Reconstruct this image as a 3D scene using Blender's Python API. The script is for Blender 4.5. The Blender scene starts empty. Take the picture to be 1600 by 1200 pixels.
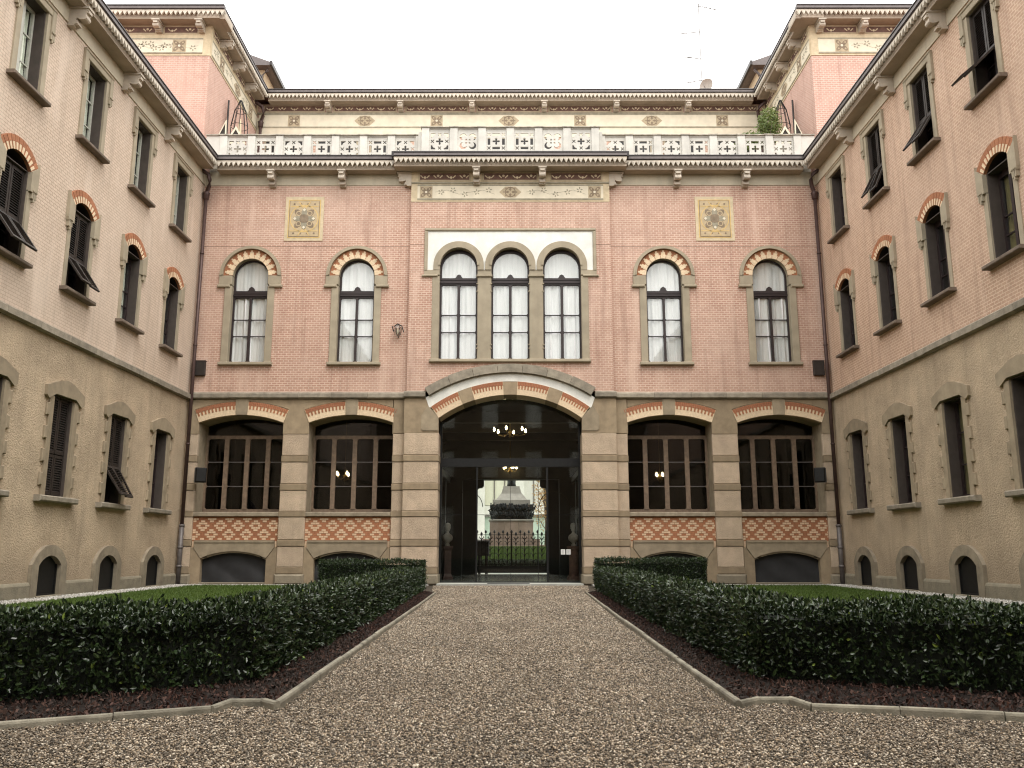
import bpy, bmesh, math, random
import numpy as np
from mathutils import Vector, Matrix
from mathutils.geometry import tessellate_polygon
random.seed(7); rng = np.random.default_rng(11)
PI = math.pi; R = math.radians
scene = bpy.context.scene
COL = scene.collection

# ------------------------------------------------------------------ camera, sky, sun, exposure
cam_d = bpy.data.cameras.new('camera'); cam = bpy.data.objects.new('camera', cam_d); COL.objects.link(cam)
cam.location = (0.08, 0.0, 0.96)
cam.rotation_euler = (PI / 2 + 0.19484, 0, 0.001)
cam_d.sensor_width = 36; cam_d.lens = 1331.6 / 1600 * 36
cam_d.clip_start = 0.05; cam_d.clip_end = 2000
scene.camera = cam
SUN_EL, SUN_AZ = R(58), R(148)          # azimuth measured from +Y towards +X
world = bpy.data.worlds.new('World'); scene.world = world; world.use_nodes = True
nt = world.node_tree; nt.nodes.clear()
sky = nt.nodes.new('ShaderNodeTexSky'); sky.sky_type = 'NISHITA'; sky.sun_disc = False
sky.sun_elevation = SUN_EL; sky.sun_rotation = SUN_AZ; sky.dust_density = 4.0; sky.air_density = 1.0
tc = nt.nodes.new('ShaderNodeTexCoord')
cl = nt.nodes.new('ShaderNodeTexNoise'); cl.inputs['Scale'].default_value = 1.6; cl.inputs['Detail'].default_value = 5
nt.links.new(tc.outputs['Generated'], cl.inputs['Vector'])
clr = nt.nodes.new('ShaderNodeMapRange'); clr.inputs['To Min'].default_value = 0.93; clr.inputs['To Max'].default_value = 1.07
nt.links.new(cl.outputs['Fac'], clr.inputs['Value'])
cc = nt.nodes.new('ShaderNodeVectorMath'); cc.operation = 'SCALE'; cc.inputs[0].default_value = (12.6, 12.5, 12.1)
nt.links.new(clr.outputs['Result'], cc.inputs['Scale'])
mx = nt.nodes.new('ShaderNodeMix'); mx.data_type = 'RGBA'; mx.inputs['Factor'].default_value = 0.93
nt.links.new(sky.outputs['Color'], mx.inputs['A']); nt.links.new(cc.outputs['Vector'], mx.inputs['B'])
bg = nt.nodes.new('ShaderNodeBackground'); bg.inputs['Strength'].default_value = 0.12
wo = nt.nodes.new('ShaderNodeOutputWorld')
nt.links.new(mx.outputs['Result'], bg.inputs['Color']); nt.links.new(bg.outputs['Background'], wo.inputs['Surface'])
sun_d = bpy.data.lights.new('sun', 'SUN'); sun_d.energy = 0.9; sun_d.angle = R(25); sun_d.color = (1.0, 0.96, 0.9)
sun = bpy.data.objects.new('sun', sun_d); COL.objects.link(sun)
sdir = Vector((math.sin(SUN_AZ) * math.cos(SUN_EL), math.cos(SUN_AZ) * math.cos(SUN_EL), math.sin(SUN_EL)))
sun.rotation_euler = sdir.to_track_quat('Z', 'Y').to_euler(); sun.location = (0, 0, 40)
scene.view_settings.view_transform = 'Standard'; scene.view_settings.look = 'None'
scene.view_settings.gamma = 1.0; scene.view_settings.exposure = 0.98; scene.view_settings.use_curve_mapping = False
scene.cycles.use_denoising = True; scene.cycles.filter_width = 1.15
scene.cycles.max_bounces = 8; scene.cycles.diffuse_bounces = 4; scene.cycles.glossy_bounces = 4
scene.cycles.transparent_max_bounces = 16; scene.cycles.caustics_reflective = False; scene.cycles.caustics_refractive = False

# ------------------------------------------------------------------ materials
def new_mat(name):
    m = bpy.data.materials.new(name); m.use_nodes = True
    t = m.node_tree; t.nodes.clear()
    out = t.nodes.new('ShaderNodeOutputMaterial')
    return m, t, out
def N(t, typ, **kw):
    n = t.nodes.new(typ)
    for k, v in kw.items():
        if k in n.inputs: n.inputs[k].default_value = v
        else: setattr(n, k, v)
    return n
def c4(c): return (c[0], c[1], c[2], 1)
def mixc(t, fac, a, b, mode='MIX'):
    m = N(t, 'ShaderNodeMix', data_type='RGBA', blend_type=mode)
    for s, v in (('Factor', fac), ('A', a), ('B', b)):
        if isinstance(v, bpy.types.NodeSocket): t.links.new(v, m.inputs[s])
        elif s == 'Factor': m.inputs[s].default_value = v
        else: m.inputs[s].default_value = c4(v)
    return m.outputs['Result']
def ramp(t, src, lo, hi, a=0.0, b=1.0):
    m = N(t, 'ShaderNodeMapRange'); m.inputs['From Min'].default_value = lo; m.inputs['From Max'].default_value = hi
    m.inputs['To Min'].default_value = a; m.inputs['To Max'].default_value = b
    t.links.new(src, m.inputs['Value']); return m.outputs['Result']
def noise(t, vec, scale, detail=4, rough=0.55):
    n = N(t, 'ShaderNodeTexNoise'); n.inputs['Scale'].default_value = scale; n.inputs['Detail'].default_value = detail
    n.inputs['Roughness'].default_value = rough
    if vec is not None: t.links.new(vec, n.inputs['Vector'])
    return n.outputs['Fac']
def geo_pos(t): return N(t, 'ShaderNodeNewGeometry').outputs['Position']
def principled(t, out, col, rough=0.8, bump=None, bstr=0.3, bdist=0.01, spec=0.3, metal=0.0):
    p = N(t, 'ShaderNodeBsdfPrincipled')
    if isinstance(col, bpy.types.NodeSocket): t.links.new(col, p.inputs['Base Color'])
    else: p.inputs['Base Color'].default_value = c4(col)
    p.inputs['Roughness'].default_value = rough; p.inputs['Specular IOR Level'].default_value = spec
    p.inputs['Metallic'].default_value = metal
    if bump is not None:
        b = N(t, 'ShaderNodeBump'); b.inputs['Strength'].default_value = bstr; b.inputs['Distance'].default_value = bdist
        t.links.new(bump, b.inputs['Height']); t.links.new(b.outputs['Normal'], p.inputs['Normal'])
    t.links.new(p.outputs['BSDF'], out.inputs['Surface']); return p
def stretched(t, sx, sy, sz):
    v = N(t, 'ShaderNodeVectorMath', operation='MULTIPLY'); t.links.new(geo_pos(t), v.inputs[0]); v.inputs[1].default_value = (sx, sy, sz)
    return v.outputs['Vector']
def stone(name, c, dark=0.72, scale=6.0, rough=0.85, bstr=0.35, bdist=0.006, grain=60, streak=0.35, per=0.14, moss=None):
    """weathered stone or plaster: grain, blotches, run-off streaks and a small difference from piece to piece"""
    m, t, out = new_mat(name)
    pos = geo_pos(t)
    n1 = noise(t, pos, scale, 5); n2 = noise(t, pos, grain, 3, 0.7); n3 = noise(t, stretched(t, 5, 5, 0.35), 1.0, 5)
    d = tuple(x * dark for x in c); l = tuple(min(1, x * 1.14) for x in c)
    col = mixc(t, ramp(t, n1, 0.32, 0.7), d, l)
    col = mixc(t, ramp(t, n3, 0.5, 0.78, 0, streak), col, tuple(x * 0.55 for x in c))
    oi = N(t, 'ShaderNodeObjectInfo').outputs['Random']
    hs = N(t, 'ShaderNodeHueSaturation'); t.links.new(ramp(t, oi, 0, 1, 1 - per, 1 + per), hs.inputs['Value'])
    t.links.new(col, hs.inputs['Color']); col = hs.outputs['Color']
    col = mixc(t, ramp(t, n2, 0.3, 0.75, 0, 0.35), col, tuple(x * 0.6 for x in c))
    if moss:
        z = N(t, 'ShaderNodeSeparateXYZ'); t.links.new(pos, z.inputs[0])
        h = N(t, 'ShaderNodeMath', operation='MULTIPLY_ADD'); t.links.new(n1, h.inputs[0]); h.inputs[1].default_value = -0.9; t.links.new(z.outputs['Z'], h.inputs[2])
        col = mixc(t, ramp(t, h.outputs[0], -0.5, 0.7, moss[1], 0), col, moss[0])
    a = N(t, 'ShaderNodeMath', operation='ADD'); t.links.new(n2, a.inputs[0]); t.links.new(n1, a.inputs[1])
    principled(t, out, col, rough, a.outputs[0], bstr, bdist)
    return m
def brick(name, c1, c2, mortar, pale, bw=0.165, rh=0.0715, wear=0.5, msize=0.009):
    m, t, out = new_mat(name)
    g = N(t, 'ShaderNodeNewGeometry'); s = N(t, 'ShaderNodeSeparateXYZ'); t.links.new(g.outputs['Position'], s.inputs[0])
    sn = N(t, 'ShaderNodeSeparateXYZ'); t.links.new(g.outputs['True Normal'], sn.inputs[0])
    def M(op, a, b=None):
        n = N(t, 'ShaderNodeMath', operation=op)
        for i, v in enumerate((a, b)):
            if v is None: continue
            if isinstance(v, bpy.types.NodeSocket): t.links.new(v, n.inputs[i])
            else: n.inputs[i].default_value = v
        return n.outputs[0]
    side = M('GREATER_THAN', M('ABSOLUTE', sn.outputs['X']), 0.5)
    u = M('ADD', M('MULTIPLY', s.outputs['Y'], side), M('MULTIPLY', s.outputs['X'], M('SUBTRACT', 1.0, side)))
    cv = N(t, 'ShaderNodeCombineXYZ'); t.links.new(u, cv.inputs['X']); t.links.new(s.outputs['Z'], cv.inputs['Y'])
    b = N(t, 'ShaderNodeTexBrick'); t.links.new(cv.outputs[0], b.inputs['Vector'])
    for k, v in (('Scale', 1.0), ('Mortar Size', msize), ('Mortar Smooth', 0.3), ('Bias', 0.0), ('Brick Width', bw), ('Row Height', rh)): b.inputs[k].default_value = v
    b.inputs['Color1'].default_value = c4(c1); b.inputs['Color2'].default_value = c4(c2); b.inputs['Mortar'].default_value = c4(mortar)
    pos = g.outputs['Position']
    big = noise(t, pos, 0.33, 5, 0.6); mid = noise(t, pos, 2.6, 5, 0.65); fine = noise(t, pos, 55, 3, 0.7)
    st = noise(t, stretched(t, 4, 4, 0.3), 1.0, 5)
    col = mixc(t, ramp(t, big, 0.38, 0.68, 0.0, wear), b.outputs['Color'], pale)
    col = mixc(t, ramp(t, mid, 0.35, 0.7, 0.0, 0.28), col, tuple(x * 0.68 for x in c1))
    col = mixc(t, ramp(t, st, 0.52, 0.72, 0.0, 0.42), col, tuple(x * 0.58 for x in c1))
    col = mixc(t, ramp(t, noise(t, stretched(t, 3.1, 3.1, 0.5), 0.7, 6), 0.55, 0.7, 0.0, 0.5), col, tuple(min(1, x * 1.12) for x in pale))
    col = mixc(t, ramp(t, fine, 0.3, 0.8, 0.0, 0.22), col, tuple(x * 0.7 for x in c1))
    hh = M('ADD', M('MULTIPLY', b.outputs['Fac'], -1.0), M('MULTIPLY', fine, 0.5))
    principled(t, out, col, 0.85, hh, 0.55, 0.006)
    return m
def plain(name, c, rough=0.6, var=0.12, nscale=14, bstr=0.1, metal=0.0, spec=0.4, per=0.0):
    m, t, out = new_mat(name)
    n = noise(t, geo_pos(t), nscale, 4)
    col = mixc(t, ramp(t, n, 0.3, 0.7), tuple(x * (1 - var) for x in c), tuple(min(1, x * (1 + var)) for x in c))
    if per:
        oi = N(t, 'ShaderNodeObjectInfo').outputs['Random']
        hs = N(t, 'ShaderNodeHueSaturation'); t.links.new(ramp(t, oi, 0, 1, 1 - per, 1 + per), hs.inputs['Value'])
        t.links.new(col, hs.inputs['Color']); col = hs.outputs['Color']
    principled(t, out, col, rough, n, bstr, 0.004, spec, metal)
    return m
def glass(name, tint=(0.9, 0.93, 0.92), rough=0.03, ior=1.55, wave=0.02, gain=1.7):
    m, t, out = new_mat(name)
    tr = N(t, 'ShaderNodeBsdfTransparent'); tr.inputs['Color'].default_value = c4(tint)
    gl = N(t, 'ShaderNodeBsdfGlossy'); gl.inputs['Roughness'].default_value = rough
    fr = N(t, 'ShaderNodeFresnel'); t.links.new(ramp(t, N(t, 'ShaderNodeNewGeometry').outputs['Backfacing'], 0, 1, ior, 1 / ior), fr.inputs['IOR'])
    b = N(t, 'ShaderNodeBump'); b.inputs['Strength'].default_value = wave; b.inputs['Distance'].default_value = 0.05
    t.links.new(noise(t, geo_pos(t), 2.5, 2), b.inputs['Height']); t.links.new(b.outputs['Normal'], gl.inputs['Normal'])
    k = N(t, 'ShaderNodeMath', operation='MULTIPLY'); k.inputs[1].default_value = gain; t.links.new(fr.outputs[0], k.inputs[0]); k.use_clamp = True
    mxs = N(t, 'ShaderNodeMixShader'); t.links.new(k.outputs[0], mxs.inputs[0]); t.links.new(tr.outputs[0], mxs.inputs[1]); t.links.new(gl.outputs[0], mxs.inputs[2])
    t.links.new(mxs.outputs[0], out.inputs['Surface']); return m
def emis(name, c, s):
    m, t, out = new_mat(name); e = N(t, 'ShaderNodeEmission'); e.inputs['Color'].default_value = c4(c); e.inputs['Strength'].default_value = s
    t.links.new(e.outputs[0], out.inputs['Surface']); return m
def leafmat(name, a, b, rough=0.35, trans=0.15, yellow=None):
    m, t, out = new_mat(name)
    r = N(t, 'ShaderNodeObjectInfo').outputs['Random']
    col = mixc(t, r, a, b)
    if yellow: col = mixc(t, ramp(t, r, 0.991, 0.993), col, yellow)
    p = principled(t, out, col, rough, None, spec=0.5)
    tl = N(t, 'ShaderNodeBsdfTranslucent'); t.links.new(col, tl.inputs['Color'])
    ms = N(t, 'ShaderNodeMixShader'); ms.inputs[0].default_value = trans
    t.links.new(p.outputs[0], ms.inputs[1]); t.links.new(tl.outputs[0], ms.inputs[2]); t.links.new(ms.outputs[0], out.inputs['Surface'])
    return m
def pebblemat(name, cols, val=(0.55, 1.25), rough=0.75):
    m, t, out = new_mat(name)
    r = N(t, 'ShaderNodeObjectInfo').outputs['Random']
    cr = N(t, 'ShaderNodeValToRGB'); t.links.new(r, cr.inputs[0]); cr.color_ramp.interpolation = 'CONSTANT'
    e = cr.color_ramp.elements
    while len(e) < len(cols): e.new(0.5)
    for i, c in enumerate(cols): e[i].position = i / len(cols); e[i].color = c4(c)
    w = N(t, 'ShaderNodeTexWhiteNoise', noise_dimensions='1D'); t.links.new(r, w.inputs['W'])
    hs = N(t, 'ShaderNodeHueSaturation'); t.links.new(ramp(t, w.outputs['Value'], 0, 1, *val), hs.inputs['Value']); t.links.new(cr.outputs[0], hs.inputs['Color'])
    big = noise(t, stretched(t, 1.0, 0.45, 1.0), 0.9, 4)
    principled(t, out, mixc(t, ramp(t, big, 0.42, 0.68, 0.0, 0.32), hs.outputs[0], (0.055, 0.045, 0.034)), rough, None); return m

M = {}
M['brick'] = brick('pink_brick', (0.43, 0.238, 0.175), (0.52, 0.312, 0.238), (0.70, 0.55, 0.44), (0.62, 0.455, 0.37), msize=0.0125, wear=0.55)
M['brick_red'] = brick('tower_brick', (0.48, 0.275, 0.22), (0.55, 0.33, 0.27), (0.72, 0.57, 0.48), (0.58, 0.38, 0.31), wear=0.6, msize=0.012)
M['brick_left'] = brick('pale_brick', (0.60, 0.475, 0.37), (0.66, 0.53, 0.42), (0.33, 0.24, 0.18), (0.64, 0.53, 0.44), msize=0.0065, wear=0.5)
M['brick_right'] = brick('rose_brick', (0.46, 0.295, 0.21), (0.54, 0.36, 0.26), (0.70, 0.54, 0.40), (0.60, 0.44, 0.34), wear=0.45, msize=0.0115)
M['render'] = stone('rough_ochre_render', (0.56, 0.44, 0.31), 0.78, 1.1, 0.95, 1.0, 0.035, 30, 0.5, 0.0, ((0.25, 0.2, 0.14), 0.6))
M['plinth'] = stone('weathered_plinth', (0.34, 0.295, 0.22), 0.6, 5, 0.9, 0.8, 0.02, 30, 0.5, 0.05, ((0.17, 0.16, 0.11), 0.5))
M['stone'] = stone('grey_green_sandstone', (0.345, 0.28, 0.195), 0.78, 4, 0.85, 0.4, 0.008, 70)
M['band'] = stone('olive_band_stone', (0.33, 0.255, 0.168), 0.8, 4, 0.85, 0.4, 0.008, 70)
M['rough'] = stone('bush_hammered_stone', (0.55, 0.43, 0.315), 0.86, 3, 0.92, 1.0, 0.022, 34, 0.25, 0.09)
M['base'] = stone('plinth_stone', (0.36, 0.30, 0.22), 0.65, 5, 0.88, 0.6, 0.012, 40, 0.5, 0.1, ((0.15, 0.14, 0.10), 0.5))
M['string'] = stone('string_course_stone', (0.32, 0.28, 0.22), 0.66, 5, 0.88, 0.6, 0.012, 40, 0.4, 0.16)
M['trim'] = stone('painted_stucco_trim', (0.37, 0.315, 0.23), 0.88, 3, 0.8, 0.2, 0.004, 60, 0.25, 0.04)
M['strip'] = stone('beige_cornice_strip', (0.54, 0.48, 0.37), 0.85, 1.5, 0.85, 0.2, 0.004, 50, 0.35, 0.02)
M['tooth'] = stone('white_cornice_teeth', (0.66, 0.60, 0.51), 0.85, 3, 0.85, 0.25, 0.005, 50, 0.3, 0.06)
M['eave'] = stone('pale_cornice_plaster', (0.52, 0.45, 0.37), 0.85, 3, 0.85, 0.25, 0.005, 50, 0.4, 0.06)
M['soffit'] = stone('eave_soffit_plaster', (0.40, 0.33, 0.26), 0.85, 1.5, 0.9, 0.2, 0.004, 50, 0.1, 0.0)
M['bal'] = stone('balustrade_limestone', (0.60, 0.58, 0.53), 0.86, 2.2, 0.8, 0.25, 0.005, 50, 0.3, 0.04)
M['coping'] = stone('stained_coping', (0.46, 0.42, 0.35), 0.45, 7, 0.85, 0.4, 0.008, 50, 0.6, 0.1)
M['white'] = stone('white_stucco', (0.76, 0.75, 0.70), 0.93, 3, 0.8, 0.15, 0.004, 50, 0.12, 0.0)
M['cream'] = plain('cream_brick', (0.68, 0.53, 0.36), 0.8, 0.12, 20, 0.2, per=0.06)
M['peach'] = plain('peach_brick', (0.66, 0.48, 0.32), 0.8, 0.12, 20, 0.2)
M['terra'] = plain('terracotta_brick', (0.355, 0.15, 0.075), 0.85, 0.2, 20, 0.25, per=0.12)
M['terra_d'] = plain('dark_terracotta', (0.30, 0.115, 0.065), 0.85, 0.2, 20, 0.25)
M['gutter'] = plain('dark_gutter_metal', (0.035, 0.030, 0.030), 0.45, 0.2, 8, 0.05, 0.3)
M['gutter2'] = plain('grey_gutter_band', (0.13, 0.112, 0.11), 0.5, 0.15, 8, 0.05, 0.2)
M['pipe'] = plain('brown_downpipe_metal', (0.075, 0.045, 0.04), 0.45, 0.2, 8, 0.05, 0.3)
M['pipe2'] = plain('grey_castiron_shoe', (0.13, 0.115, 0.11), 0.5, 0.2, 8, 0.05, 0.3)
M['darkwood'] = plain('dark_painted_wood', (0.026, 0.016, 0.016), 0.45, 0.2, 12, 0.1)
M['reveal'] = plain('brown_reveal', (0.065, 0.051, 0.043), 0.7, 0.15, 6, 0.1)
M['shut'] = plain('brown_shutter_paint', (0.026, 0.020, 0.017), 0.5, 0.2, 12, 0.1)
M['wood'] = plain('brown_oak_frame', (0.20, 0.14, 0.095), 0.55, 0.25, 9, 0.15)
M['paleframe'] = plain('pale_window_frame', (0.50, 0.50, 0.44), 0.5, 0.1)
M['iron'] = plain('black_wrought_iron', (0.015, 0.015, 0.015), 0.5, 0.2, 12, 0.1, 0.4)
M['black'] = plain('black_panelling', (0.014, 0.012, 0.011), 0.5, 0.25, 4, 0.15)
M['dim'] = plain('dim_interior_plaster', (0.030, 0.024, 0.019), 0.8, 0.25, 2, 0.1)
M['screen'] = plain('dark_mesh_cloth', (0.030, 0.030, 0.032), 0.6, 0.2, 3, 0.1)
M['glass'] = glass('window_glass', (0.99, 1.0, 0.99), 0.03, 1.52, 0.02, 1.7)
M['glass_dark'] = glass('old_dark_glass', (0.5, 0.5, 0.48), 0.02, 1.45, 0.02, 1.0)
M['glass_door'] = glass('door_glass', (0.95, 0.97, 0.95), 0.02, 1.45, 0.0, 1.0)
M['brass'] = plain('brass', (0.30, 0.20, 0.07), 0.35, 0.1, metal=0.8)
M['bulb'] = emis('lamp_glow', (1.0, 0.78, 0.42), 14)
M['paper'] = plain('white_paper', (0.8, 0.8, 0.78), 0.7, 0.02)
M['marble'] = plain('dull_marble', (0.34, 0.30, 0.26), 0.5, 0.15, 9)
M['redbrown'] = plain('red_brown_fresco', (0.13, 0.072, 0.055), 0.85, 0.25, 9, 0.1)
M['fcream'] = plain('cream_fresco', (0.66, 0.59, 0.46), 0.85, 0.08, 4, 0.1)
M['ftan'] = plain('tan_fresco', (0.42, 0.34, 0.23), 0.85, 0.15, 8, 0.1)
M['ftan2'] = plain('light_tan_fresco', (0.56, 0.46, 0.31), 0.85, 0.12, 8, 0.1)
M['fgrey'] = plain('grey_green_fresco', (0.30, 0.27, 0.20), 0.85, 0.2, 8, 0.1)
M['fpanel'] = plain('golden_tan_fresco', (0.47, 0.365, 0.23), 0.85, 0.12, 8, 0.1)
M['fgold'] = plain('ochre_gold_fresco', (0.60, 0.42, 0.17), 0.8, 0.1, 8, 0.1)
M['fdark'] = plain('brown_fresco', (0.23, 0.175, 0.12), 0.85, 0.2, 8, 0.1)
M['granite'] = stone('grey_granite', (0.31, 0.295, 0.265), 0.8, 3, 0.7, 0.3, 0.006, 60)
M['granite2'] = stone('red_granite', (0.27, 0.205, 0.165), 0.8, 3, 0.7, 0.3, 0.006, 60)
M['bronze'] = plain('dark_bronze', (0.014, 0.017, 0.018), 0.35, 0.4, 9, 0.5, 0.6)
M['gravelbase'] = stone('gravel_bed', (0.10, 0.082, 0.062), 0.6, 10, 0.95, 1.0, 0.03, 45, 0.0, 0.0)
M['soil'] = stone('dark_mulch_soil', (0.018, 0.011, 0.008), 0.6, 12, 0.95, 1.0, 0.03, 50, 0.0, 0.0)
M['kerb'] = stone('mossy_edging_stone', (0.29, 0.265, 0.205), 0.45, 7, 0.85, 0.6, 0.01, 60, 0.3, 0.12)
M['lawn'] = stone('mown_grass', (0.050, 0.085, 0.012), 0.75, 9, 0.95, 0.6, 0.02, 60, 0.0, 0.0)
M['paving'] = stone('pale_paving', (0.42, 0.42, 0.38), 0.85, 3, 0.7, 0.2, 0.004, 30)
M['floor'] = plain('polished_passage_floor', (0.20, 0.22, 0.20), 0.15, 0.2, 2, 0.05)
M['asphalt'] = plain('town_ground', (0.30, 0.29, 0.27), 0.9, 0.2, 2, 0.1)
M['bldwhite'] = stone('pale_render', (0.66, 0.66, 0.60), 0.93, 1, 0.8, 0.1, 0.004, 30, 0.1, 0.0)
M['bldglass'] = plain('pale_green_panels', (0.42, 0.52, 0.43), 0.2, 0.1, 1)
M['curtain_wall'] = plain('beige_blind', (0.60, 0.60, 0.48), 0.5, 0.06, 1)
M['roof'] = plain('clay_roof', (0.23, 0.12, 0.08), 0.9, 0.25, 6, 0.4)
M['ochre'] = stone('ochre_attic_render', (0.52, 0.40, 0.26), 0.9, 1, 0.9, 0.2, 0.004, 30)
M['sill'] = stone('dark_brown_sill', (0.20, 0.155, 0.12), 0.7, 5, 0.8, 0.3, 0.006, 50)
M['opp'] = stone('darkened_ochre_render', (0.17, 0.13, 0.09), 0.9, 1, 0.9, 0.2, 0.004, 30)  # ochre render darkened in colour to dim its reflection in the glass
M['bark'] = plain('brown_bark', (0.10, 0.075, 0.055), 0.9, 0.3, 14, 0.6)
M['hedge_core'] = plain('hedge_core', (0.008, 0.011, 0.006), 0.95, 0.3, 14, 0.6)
M['leaf'] = leafmat('glossy_hedge_leaf', (0.009, 0.018, 0.008), (0.040, 0.066, 0.022), 0.30, 0.05, (0.16, 0.22, 0.04))
M['leaf2'] = leafmat('terrace_plant_leaf', (0.09, 0.14, 0.03), (0.20, 0.24, 0.07), 0.5, 0.2)
M['leaf3'] = leafmat('autumn_leaf', (0.40, 0.20, 0.07), (0.56, 0.40, 0.16), 0.6, 0.3)
M['grass'] = leafmat('grass_blade', (0.045, 0.085, 0.010), (0.095, 0.15, 0.02), 0.6, 0.2)
M['pebble'] = pebblemat('river_gravel', [(0.34, 0.275, 0.20), (0.15, 0.118, 0.086), (0.47, 0.39, 0.295), (0.24, 0.19, 0.14), (0.085, 0.07, 0.052), (0.34, 0.26, 0.175), (0.58, 0.51, 0.41), (0.20, 0.155, 0.11), (0.14, 0.122, 0.10)], (0.55, 1.3))
M['whitepebble'] = pebblemat('pale_gravel', [(0.60, 0.58, 0.53), (0.45, 0.42, 0.37), (0.70, 0.68, 0.63)], (0.6, 1.1))
M['chip'] = pebblemat('bark_chip', [(0.050, 0.022, 0.016), (0.028, 0.014, 0.011), (0.075, 0.036, 0.025), (0.018, 0.012, 0.010)], (0.6, 1.4))
def curtainmat():
    m, t, out = new_mat('sheer_white_curtain')
    n = noise(t, stretched(t, 14, 14, 0.6), 1.0, 3)
    col = mixc(t, ramp(t, n, 0.3, 0.7), (0.84, 0.83, 0.84), (0.95, 0.94, 0.95))
    p = principled(t, out, col, 0.9)
    tl = N(t, 'ShaderNodeBsdfTranslucent'); t.links.new(col, tl.inputs['Color'])
    ms = N(t, 'ShaderNodeMixShader'); ms.inputs[0].default_value = 0.12
    t.links.new(p.outputs[0], ms.inputs[1]); t.links.new(tl.outputs[0], ms.inputs[2]); t.links.new(ms.outputs[0], out.inputs['Surface'])
    return m
M['curtain'] = curtainmat()
M['curtain2'] = plain('pale_green_blind', (0.78, 0.82, 0.70), 0.85, 0.08, 3)
M['yellow'] = plain('olive_curtain', (0.20, 0.17, 0.07), 0.85, 0.15, 5)

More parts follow.
